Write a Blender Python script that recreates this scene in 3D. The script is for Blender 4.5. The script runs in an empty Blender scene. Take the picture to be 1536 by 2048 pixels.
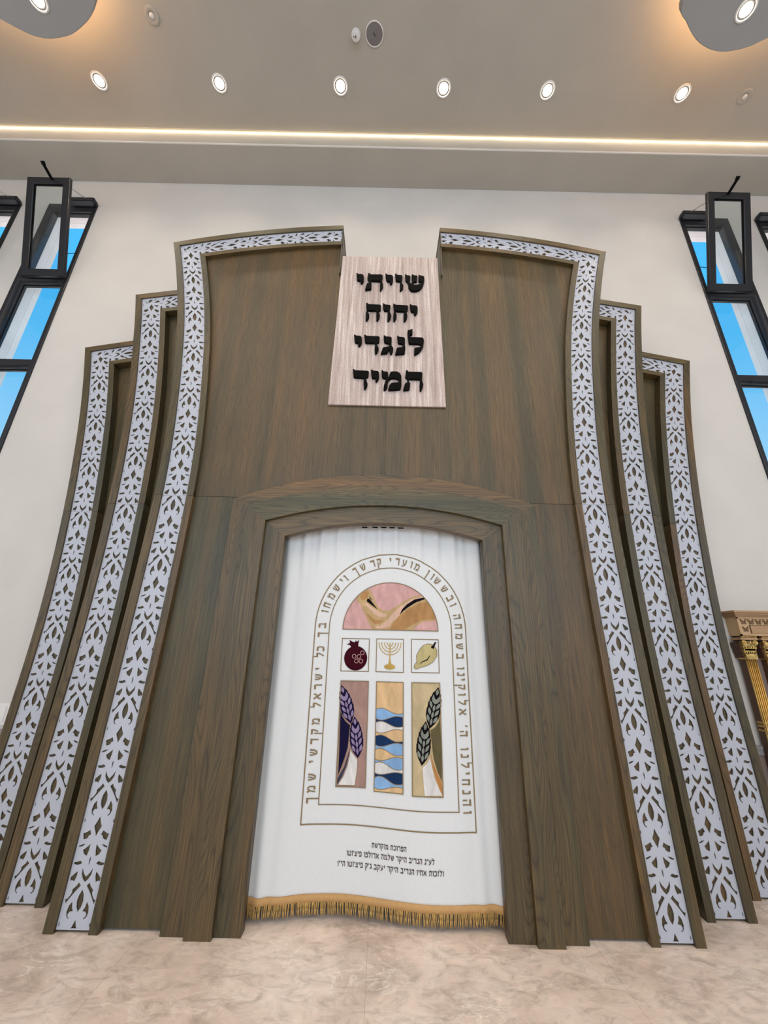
import bpy, bmesh, math, random
from mathutils import Vector, Matrix
random.seed(7)
SC = bpy.context.scene
COL = SC.collection
R = math.radians

# ------------------------------------------------------------------ camera, world, lights, exposure
TH, RO, EYE = R(19.5), R(1.25), 1.6
r_ = Vector((1, 0, 0)); f_ = Vector((0, math.cos(TH), math.sin(TH))); u_ = Vector((0, -math.sin(TH), math.cos(TH)))
cr = r_*math.cos(RO) + u_*math.sin(RO); cu = -r_*math.sin(RO) + u_*math.cos(RO)
cam = bpy.data.objects.new('camera', bpy.data.cameras.new('camera')); COL.objects.link(cam)
cam.data.sensor_fit = 'HORIZONTAL'; cam.data.sensor_width = 36; cam.data.lens = 769/1536*36
cam.data.clip_start = .05; cam.data.clip_end = 200
cam.matrix_world = Matrix(((cr.x, cu.x, -f_.x, 0), (cr.y, cu.y, -f_.y, 0), (cr.z, cu.z, -f_.z, EYE), (0, 0, 0, 1)))
SC.camera = cam
vs = SC.view_settings
SC.display_settings.display_device = 'sRGB'
vs.view_transform = 'Standard'; vs.look = 'None'; vs.gamma = 1; vs.use_curve_mapping = False; vs.exposure = 0.0

W = bpy.data.worlds.new('sky'); SC.world = W; W.use_nodes = True
nt = W.node_tree; bg = nt.nodes['Background']
tc = nt.nodes.new('ShaderNodeTexCoord'); sx = nt.nodes.new('ShaderNodeSeparateXYZ'); rp = nt.nodes.new('ShaderNodeValToRGB')
nt.links.new(tc.outputs['Generated'], sx.inputs[0]); nt.links.new(sx.outputs['Z'], rp.inputs[0]); nt.links.new(rp.outputs[0], bg.inputs[0])
rp.color_ramp.elements[0].position = 0.0; rp.color_ramp.elements[0].color = (1.5, 1.42, 1.35, 1)
rp.color_ramp.elements[1].position = .85; rp.color_ramp.elements[1].color = (.05, .40, .95, 1)
e = rp.color_ramp.elements.new(.55); e.color = (.085, .54, 1.0, 1)
e = rp.color_ramp.elements.new(.12); e.color = (.55, .8, 1.0, 1)
bg.inputs[1].default_value = 1.12

def lamp(name, kind, loc, rot, energy, color, **kw):
    l = bpy.data.lights.new(name, kind); l.energy = energy; l.color = color
    for k, v in kw.items(): setattr(l, k, v)
    o = bpy.data.objects.new(name, l); o.location = loc; o.rotation_euler = rot; COL.objects.link(o); return o
# daylight through the tall glazing of the rear wall and the hall's side windows
lamp('rear_daylight', 'AREA', (0, -6.8, 3.6), (R(90), 0, 0), 440, (.68, .84, 1.0), shape='RECTANGLE', size=11, size_y=3.4)
lamp('side_daylight', 'AREA', (-7.2, -2.0, 3.4), (0, R(-90), 0), 80, (.62, .80, 1.0), shape='RECTANGLE', size=3.5, size_y=6)
lamp('side_daylight', 'AREA', (7.2, -2.0, 3.4), (0, R(90), 0), 80, (.62, .80, 1.0), shape='RECTANGLE', size=3.5, size_y=6)
# the hall's other ceiling fittings, behind the camera
lamp('hall_downlights', 'AREA', (0, -2.2, 7.6), (0, 0, 0), 300, (1, .87, .74), shape='RECTANGLE', size=10, size_y=5)

# ------------------------------------------------------------------ helpers
def link(o, parent=None):
    COL.objects.link(o)
    if parent: o.parent = parent
    return o
def tag(o, label=None, cat=None, group=None, kind=None):
    if label: o['label'] = label
    if cat: o['category'] = cat
    if group: o['group'] = group
    if kind: o['kind'] = kind
    return o
def empty(name, label, cat, loc=(0, 0, 0), group=None):
    o = bpy.data.objects.new(name, None); o.location = loc; o.empty_display_size = .1
    link(o); return tag(o, label, cat, group)
def fin(name, me, mat, parent=None, smooth=False, loc=None):
    o = bpy.data.objects.new(name, me)
    for m in (mat if isinstance(mat, (list, tuple)) else [mat]): me.materials.append(m)
    if smooth:
        for p in me.polygons: p.use_smooth = True
    link(o, parent)
    if parent and parent.parent: base = parent.matrix_world if False else None
    return o
def origin(o, parent):
    # parts are modelled in world coordinates; bring them into their parent's frame
    off = Vector((0, 0, 0)); p = parent
    while p: off += p.location; p = p.parent
    if off.length: o.data.transform(Matrix.Translation(-off))
    return o
def mesh_from(name, bm, mat, parent=None, smooth=False):
    me = bpy.data.meshes.new(name); bmesh.ops.recalc_face_normals(bm, faces=bm.faces[:]); bm.to_mesh(me); bm.free()
    o = fin(name, me, mat, parent, smooth)
    if parent: origin(o, parent)
    return o
def box(bm, x0, x1, y0, y1, z0, z1, M=None):
    vs_ = [bm.verts.new((x, y, z)) for x in (x0, x1) for y in (y0, y1) for z in (z0, z1)]
    if M: 
        for v in vs_: v.co = M @ v.co
    for a, b, c, d in ((0, 1, 3, 2), (4, 6, 7, 5), (0, 4, 5, 1), (2, 3, 7, 6), (0, 2, 6, 4), (1, 5, 7, 3)):
        bm.faces.new((vs_[a], vs_[b], vs_[c], vs_[d]))
def boxes(name, lst, mat, parent=None, bev=0, kind=None):
    bm = bmesh.new()
    for b in lst: box(bm, *b)
    if bev: bmesh.ops.bevel(bm, geom=bm.edges[:], offset=bev, segments=2, affect='EDGES')
    o = mesh_from(name, bm, mat, parent)
    if kind: o['kind'] = kind
    return o
def bar(bm, a, b, w, h=None, n=8):
    a = Vector(a); b = Vector(b); d = (b-a).normalized(); h = h or w
    up = Vector((0, 0, 1)) if abs(d.z) < .9 else Vector((0, 1, 0))
    s = d.cross(up).normalized(); t = s.cross(d).normalized()
    ring = []
    for p in (a, b):
        ring.append([bm.verts.new(p + s*math.cos(2*math.pi*k/n + math.pi/n)*w + t*math.sin(2*math.pi*k/n + math.pi/n)*h) for k in range(n)])
    for k in range(n): bm.faces.new((ring[0][k], ring[0][(k+1) % n], ring[1][(k+1) % n], ring[1][k]))
    bm.faces.new(ring[0][::-1]); bm.faces.new(ring[1])
def lathe(bm, prof, c, n=32, axis='Z'):
    # prof: (radius, height) pairs turned about a vertical axis at c
    rows = []
    for r0, h in prof:
        if r0 < 1e-6: rows.append([bm.verts.new((c[0], c[1], c[2]+h))])
        else: rows.append([bm.verts.new((c[0]+r0*math.cos(2*math.pi*k/n), c[1]+r0*math.sin(2*math.pi*k/n), c[2]+h)) for k in range(n)])
    for A, B in zip(rows, rows[1:]):
        for k in range(n):
            if len(A) == 1 and len(B) > 1: bm.faces.new((A[0], B[k], B[(k+1) % n]))
            elif len(B) == 1 and len(A) > 1: bm.faces.new((A[k], B[0], A[(k+1) % n]))
            elif len(A) > 1: bm.faces.new((A[k], A[(k+1) % n], B[(k+1) % n], B[k]))
def flat_mesh(loops, thick, bev=0):
    # even-odd filled slab in local XY, thickness along Z
    c = bpy.data.curves.new('t', 'CURVE'); c.dimensions = '2D'; c.fill_mode = 'BOTH'; c.extrude = max(thick/2-bev, 1e-5); c.bevel_depth = bev; c.bevel_resolution = 0
    for L in loops:
        s = c.splines.new('POLY'); s.points.add(len(L)-1)
        for p, q in zip(s.points, L): p.co = (q[0], q[1], 0, 1)
        s.use_cyclic_u = True
    o = bpy.data.objects.new('t', c); COL.objects.link(o)
    dg = bpy.context.evaluated_depsgraph_get(); dg.update()
    me = bpy.data.meshes.new_from_object(o.evaluated_get(dg))
    bpy.data.objects.remove(o); bpy.data.curves.remove(c)
    return me
def flat(name, loops, yf, thick, mat, parent=None, bev=0, kind=None):
    """upright slab: loops in world X,Z; front face at Y=yf, body behind it"""
    me = flat_mesh(loops, thick, bev)
    for v in me.vertices:
        x, y, z = v.co; v.co = (x, yf + thick/2 - z, y)
    me.materials.clear()
    o = fin(name, me, mat, parent)
    if parent: origin(o, parent)
    if kind: o['kind'] = kind
    return o
def itp(tab, z):
    if z <= tab[0][0]: return tab[0][1]
    for (a, va), (b, vb) in zip(tab, tab[1:]):
        if z <= b: return va + (vb-va)*(z-a)/(b-a)
    (a, va), (b, vb) = tab[-2:]
    return vb + (vb-va)*(z-b)/(b-a)
def smooth_tab(tab, dz=.1, it=6):
    z0, z1 = tab[0][0], tab[-1][0]; n = int((z1-z0)/dz)+1
    zz = [z0+(z1-z0)*i/(n-1) for i in range(n)]; vv = [itp(tab, z) for z in zz]
    for _ in range(it): vv = [vv[0]] + [(vv[i-1]+2*vv[i]+vv[i+1])/4 for i in range(1, n-1)] + [vv[-1]]
    return list(zip(zz, vv))

# ------------------------------------------------------------------ materials
def mat(name, color=(.5, .5, .5), rough=.5, metal=0, **kw):
    m = bpy.data.materials.new(name); m.use_nodes = True; b = m.node_tree.nodes['Principled BSDF']
    b.inputs['Base Color'].default_value = (*color, 1); b.inputs['Roughness'].default_value = rough; b.inputs['Metallic'].default_value = metal
    for k, v in kw.items(): b.inputs[k].default_value = v
    return m
def N(m, t, **kw):
    n = m.node_tree.nodes.new(t)
    for k, v in kw.items():
        if hasattr(n, k): setattr(n, k, v)
        else: n.inputs[k].default_value = v
    return n
def L_(m, a, b): m.node_tree.links.new(a, b)
def coords(m, scale=(1, 1, 1), rot=(0, 0, 0), loc=(0, 0, 0)):
    g = N(m, 'ShaderNodeNewGeometry'); mp = N(m, 'ShaderNodeMapping')
    mp.inputs['Scale'].default_value = scale; mp.inputs['Rotation'].default_value = rot; mp.inputs['Location'].default_value = loc
    L_(m, g.outputs['Position'], mp.inputs[0]); return mp.outputs[0]
def ramp(m, src, stops):
    r = N(m, 'ShaderNodeValToRGB'); el = r.color_ramp.elements
    while len(el) < len(stops): el.new(.5)
    for e_, (p, c) in zip(el, stops): e_.position = p; e_.color = (*c, 1)
    L_(m, src, r.inputs[0]); return r.outputs[0]
def mixc(m, f, a, b, mode='MIX'):
    x = N(m, 'ShaderNodeMix', data_type='RGBA', blend_type=mode)
    for s, v in ((0, f), (6, a), (7, b)):
        if isinstance(v, (int, float)): x.inputs[s].default_value = v
        elif isinstance(v, tuple): x.inputs[s].default_value = (*v, 1)
        else: L_(m, v, x.inputs[s])
    return x.outputs[2]
def bump(m, src, strength=.2, dist=.002):
    b = N(m, 'ShaderNodeBump', Strength=strength, Distance=dist); L_(m, src, b.inputs['Height'])
    L_(m, b.outputs[0], m.node_tree.nodes['Principled BSDF'].inputs['Normal'])
def base(m, src): L_(m, src, m.node_tree.nodes['Principled BSDF'].inputs['Base Color'])

def wood(name, horizontal=False, k=1.0, cath=.55, plank=0.0):
    """grey-brown stained oak veneer, grain along Z (or X)"""
    m = mat(name, rough=.46)
    st = (1, 1, .06) if not horizontal else (.06, 1, 1)
    oi = N(m, 'ShaderNodeObjectInfo')
    g = N(m, 'ShaderNodeNewGeometry'); off = N(m, 'ShaderNodeVectorMath', operation='ADD')
    sc_ = N(m, 'ShaderNodeVectorMath', operation='SCALE'); cmb = N(m, 'ShaderNodeCombineXYZ', X=3.1, Y=7.7, Z=5.3)
    L_(m, cmb.outputs[0], sc_.inputs[0]); L_(m, oi.outputs['Random'], sc_.inputs['Scale'])
    L_(m, g.outputs['Position'], off.inputs[0]); L_(m, sc_.outputs[0], off.inputs[1])
    def co(s):
        mp = N(m, 'ShaderNodeMapping'); mp.inputs['Scale'].default_value = tuple(a*b for a, b in zip(st, s)); L_(m, off.outputs[0], mp.inputs[0]); return mp.outputs[0]
    fine = N(m, 'ShaderNodeTexNoise', Scale=150.0, Detail=5.0, Roughness=.62); L_(m, co((1, 1, .35) if not horizontal else (.35, 1, 1)), fine.inputs['Vector'])
    cfield = N(m, 'ShaderNodeTexNoise', Scale=5.5, Detail=1.5, Roughness=.4); L_(m, co((1, 1, 1.6) if not horizontal else (1.6, 1, 1)), cfield.inputs['Vector'])
    mul = N(m, 'ShaderNodeMath', operation='MULTIPLY'); mul.inputs[1].default_value = 34.0; L_(m, cfield.outputs['Fac'], mul.inputs[0])
    fr = N(m, 'ShaderNodeMath', operation='PINGPONG'); fr.inputs[1].default_value = .5; L_(m, mul.outputs[0], fr.inputs[0])
    rings = ramp(m, fr.outputs[0], [(0, (.12,)*3), (.14, (.8,)*3), (.5, (1.1, 1.1, 1.1))])
    broad = N(m, 'ShaderNodeTexNoise', Scale=7.0, Detail=2.0); L_(m, co((1, 1, .25) if not horizontal else (.25, 1, 1)), broad.inputs['Vector'])
    blot = N(m, 'ShaderNodeTexNoise', Scale=1.3, Detail=2.0); L_(m, off.outputs[0], blot.inputs['Vector'])
    c0 = ramp(m, fine.outputs['Fac'], [(.31, (.056*k, .042*k, .017*k)), (.52, (.108*k, .081*k, .030*k)), (.71, (.156*k, .119*k, .046*k))])
    c1 = mixc(m, cath, c0, rings, 'MULTIPLY')
    tint = ramp(m, broad.outputs['Fac'], [(.36, (.50, .60, .60)), (.5, (.95, .95, .95)), (.63, (1.38, 1.10, .92))])
    c2 = mixc(m, .7, c1, tint, 'MULTIPLY')
    t2 = ramp(m, blot.outputs['Fac'], [(.35, (.86, .9, .9)), (.65, (1.14, 1.08, 1.0))])
    c3 = mixc(m, .7, c2, t2, 'MULTIPLY')
    t3 = ramp(m, oi.outputs['Random'], [(0, (.80, .86, .84)), (.45, (.95, .96, .95)), (1, (1.24, .98, .88))])
    base(m, mixc(m, .8, c3, t3, 'MULTIPLY'))
    bump(m, fine.outputs['Fac'], .12, .001)
    m.node_tree.nodes['Principled BSDF'].inputs['Specular IOR Level'].default_value = .68
    return m
M = {}
M['wood'] = wood('stained_oak_vertical', cath=.22, k=.72)
M['woodh'] = wood('stained_oak_horizontal', True, .98, cath=.62)
M['woodb'] = wood('stained_oak_boards', False, .78, cath=.6)
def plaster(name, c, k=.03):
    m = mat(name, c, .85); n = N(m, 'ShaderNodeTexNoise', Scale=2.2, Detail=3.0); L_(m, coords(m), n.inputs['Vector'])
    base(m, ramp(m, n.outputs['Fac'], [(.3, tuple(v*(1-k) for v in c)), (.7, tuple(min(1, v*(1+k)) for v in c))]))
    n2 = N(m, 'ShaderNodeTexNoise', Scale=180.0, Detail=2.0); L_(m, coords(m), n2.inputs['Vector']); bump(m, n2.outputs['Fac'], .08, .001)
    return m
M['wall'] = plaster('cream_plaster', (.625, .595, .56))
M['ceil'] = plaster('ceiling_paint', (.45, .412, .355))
M['island'] = plaster('grey_panel_paint', (.34, .335, .33))
M['render'] = plaster('outer_render', (.84, .81, .84), .08)
M['metal_white'] = mat('white_lacquered_metal', (.48, .505, .575), .36, .0)
M['black'] = mat('black_acrylic', (.004, .004, .004), .5, **{'Specular IOR Level': .04})
M['frame'] = mat('anthracite_aluminium', (.018, .020, .026), .42, .3)
M['dark'] = mat('interior_shade_black', (.012, .010, .009), .8)  # near-black colour stands in for shade inside the curtain recess
M['white'] = mat('white_plastic', (.75, .74, .72), .4)
M['steel'] = mat('brushed_steel', (.6, .6, .6), .3, 1)
M['ringm'] = mat('fitting_ring', (.78, .75, .70), .4)
def glass():
    m = mat('window_glass', (1, 1, 1), .0); nt_ = m.node_tree; nt_.nodes.remove(nt_.nodes['Principled BSDF']); o = nt_.nodes['Material Output']
    t = N(m, 'ShaderNodeBsdfTransparent'); t.inputs[0].default_value = (.90, .95, .96, 1); gl = N(m, 'ShaderNodeBsdfGlossy'); gl.inputs['Roughness'].default_value = .01
    f = N(m, 'ShaderNodeLayerWeight', Blend=.12); x = N(m, 'ShaderNodeMixShader'); a = N(m, 'ShaderNodeMath', operation='MULTIPLY'); a.inputs[1].default_value = .55
    L_(m, f.outputs['Facing'], a.inputs[0]); L_(m, a.outputs[0], x.inputs[0]); L_(m, t.outputs[0], x.inputs[1]); L_(m, gl.outputs[0], x.inputs[2]); L_(m, x.outputs[0], o.inputs[0]); return m
M['glass'] = glass()
def emit(name, c, s):
    m = mat(name, (.9, .9, .9), .5); b = m.node_tree.nodes['Principled BSDF']; b.inputs['Emission Color'].default_value = (*c, 1); b.inputs['Emission Strength'].default_value = s; return m
M['lamp'] = emit('lit_lamp', (1, .93, .84), 14)
M['led'] = emit('led_strip', (1, .88, .66), 4)
def floor_mat():
    m = mat('beige_marble_tile', rough=.36); c = coords(m)
    n = N(m, 'ShaderNodeTexNoise', Scale=2.0, Detail=6.0, Roughness=.6, Distortion=.7); L_(m, c, n.inputs['Vector'])
    a = ramp(m, n.outputs['Fac'], [(.3, (.54, .43, .36)), (.5, (.73, .60, .515)), (.7, (.84, .73, .65))])
    mp = coords(m, (1.0, 2.2, 1), (0, 0, R(38))); v = N(m, 'ShaderNodeTexNoise', Scale=2.6, Detail=5.0, Roughness=.62, Distortion=1.8); L_(m, mp, v.inputs['Vector'])
    ve = ramp(m, v.outputs['Fac'], [(.468, (0, 0, 0)), (.50, (1, 1, 1)), (.532, (0, 0, 0))])
    n3 = N(m, 'ShaderNodeTexNoise', Scale=3.5, Detail=2.0); L_(m, c, n3.inputs['Vector'])
    vm = mixc(m, 1.0, ve, ramp(m, n3.outputs['Fac'], [(.4, (.05,)*3), (.65, (.8,)*3)]), 'MULTIPLY')
    b = mixc(m, vm, a, (.90, .81, .72))
    mp2 = coords(m, (1.4, 2.6, 1), (0, 0, R(-30))); v2 = N(m, 'ShaderNodeTexNoise', Scale=5.0, Detail=6.0, Roughness=.7, Distortion=1.1); L_(m, mp2, v2.inputs['Vector'])
    b = mixc(m, .62, b, ramp(m, v2.outputs['Fac'], [(.34, (.60, .56, .52)), (.5, (1, 1, 1)), (.62, (1.15, 1.13, 1.11))]), 'MULTIPLY')
    br = N(m, 'ShaderNodeTexBrick', offset=0.0); br.inputs['Scale'].default_value = 1; br.inputs['Mortar Size'].default_value = .0016; br.inputs['Mortar Smooth'].default_value = .2
    br.inputs['Brick Width'].default_value = 1.32; br.inputs['Row Height'].default_value = 2.64; br.inputs['Color1'].default_value = (1, 1, 1, 1); br.inputs['Color2'].default_value = (1, 1, 1, 1); br.inputs['Mortar'].default_value = (0, 0, 0, 1)
    L_(m, coords(m, loc=(.04, .9, 0)), br.inputs['Vector'])
    b = mixc(m, ramp(m, br.outputs['Color'], [(0, (.55,)*3), (1, (0,)*3)]), b, (.36, .27, .21)); base(m, b); return m
M['floor'] = floor_mat()
def travertine():
    m = mat('striped_travertine', rough=.6)
    n = N(m, 'ShaderNodeTexNoise', Scale=46.0, Detail=4.0, Roughness=.65); L_(m, coords(m, (1, 1, .035)), n.inputs['Vector'])
    n2 = N(m, 'ShaderNodeTexNoise', Scale=160.0, Detail=3.0, Roughness=.7); L_(m, coords(m, (1, 1, .5)), n2.inputs['Vector'])
    a = ramp(m, n.outputs['Fac'], [(.32, (.40, .30, .265)), (.5, (.57, .46, .42)), (.68, (.78, .69, .64))])
    b = ramp(m, n2.outputs['Fac'], [(.35, (.74, .72, .70)), (.6, (1.08, 1.07, 1.06))])
    base(m, mixc(m, .8, a, b, 'MULTIPLY')); bump(m, n2.outputs['Fac'], .3, .002); return m
M['stone'] = travertine()
def cloth(name, c, rough=.8, sheen=.0, k=.06):
    m = mat(name, c, rough); n = N(m, 'ShaderNodeTexNoise', Scale=60.0, Detail=4.0); L_(m, coords(m), n.inputs['Vector'])
    base(m, ramp(m, n.outputs['Fac'], [(.3, tuple(v*(1-k) for v in c)), (.7, tuple(min(1, v*(1+k)) for v in c))]))
    m.node_tree.nodes['Principled BSDF'].inputs['Specular IOR Level'].default_value = .05
    wv = N(m, 'ShaderNodeTexNoise', Scale=400.0, Detail=2.0); L_(m, coords(m), wv.inputs['Vector']); bump(m, wv.outputs['Fac'], .1, .0006); return m
def satin(name, c):
    m = mat(name, c, .45, **{'Specular IOR Level': .12}); n = N(m, 'ShaderNodeTexNoise', Scale=11.0, Detail=4.0, Distortion=1.2); L_(m, coords(m, (1, 1, .5)), n.inputs['Vector'])
    base(m, ramp(m, n.outputs['Fac'], [(.3, tuple(v*.85 for v in c)), (.5, c), (.72, tuple(min(1, v*1.2) for v in c))])); bump(m, n.outputs['Fac'], .5, .008); return m
M['curtain'] = cloth('ivory_velvet', (.76, .775, .78), .7, k=.015)
M['gold_thread'] = cloth('gold_braid', (.27, .20, .115), .5)
M['pink'] = satin('rose_satin', (.62, .36, .34)); M['tan'] = satin('tan_satin', (.50, .34, .17)); M['brown'] = satin('bronze_satin', (.42, .225, .085))
M['skin'] = satin('peach_satin', (.66, .43, .32)); M['maroon'] = cloth('maroon_velvet', (.045, .004, .010)); M['blackc'] = cloth('black_velvet', (.008, .005, .008))
M['navy'] = cloth('navy_velvet', (.010, .008, .038)); M['blue'] = satin('sky_blue_satin', (.24, .42, .68)); M['dblue'] = satin('deep_blue_satin', (.006, .03, .10))
M['peach'] = satin('gold_peach_satin', (.70, .47, .25)); M['whites'] = satin('white_satin', (.72, .70, .68)); M['mauve'] = satin('mauve_satin', (.38, .235, .20))
M['olive'] = satin('olive_satin', (.115, .095, .045)); M['sand'] = satin('sand_satin', (.54, .43, .25)); M['orange'] = satin('copper_satin', (.48, .22, .07))
M['purple'] = satin('lilac_satin', (.27, .20, .34)); M['sage'] = satin('sage_satin', (.22, .24, .20)); M['etrog'] = satin('citron_satin', (.50, .42, .20)); M['grey'] = cloth('slate_cloth', (.05, .05, .075))
M['ink'] = cloth('brown_thread', (.10, .065, .05), .6); M['goldm'] = satin('gold_satin', (.50, .33, .08)); M['ringc'] = cloth('pale_pink_cord', (.62, .38, .36))
M['fringe'] = cloth('gold_fringe', (.62, .39, .13), .55, k=.2); M['band'] = cloth('gold_band', (.56, .33, .14), .55)
def gilt(name, c):
    m = mat(name, c, .36, .75); n = N(m, 'ShaderNodeTexNoise', Scale=40.0, Detail=4.0); L_(m, coords(m), n.inputs['Vector'])
    base(m, ramp(m, n.outputs['Fac'], [(.35, tuple(v*.4 for v in c)), (.6, c)])); return m
M['giltf'] = mat('polished_gilt', (.62, .40, .12), .30, .8)
M['gilt'] = gilt('worn_gilt', (.72, .48, .16)); M['cabwood'] = mat('honey_wood', (.40, .24, .12), .5); M['cabdark'] = mat('shaded_side_brown', (.075, .035, .018), .5)  # the darkest brown paints shade on column and capital sides
M['cabface'] = mat('carved_wood_panel', (.50, .33, .17), .5); M['cabline'] = mat('dark_carving_stain', (.14, .07, .03), .6)  # dark brown stain for the ornament and the name plate edge
M['wains'] = mat('wainscot_panel', (.23, .17, .15), .5); M['rail'] = mat('grey_rail', (.27, .26, .26), .5); M['joint'] = mat('joint', (.05, .045, .04), .8)
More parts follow.
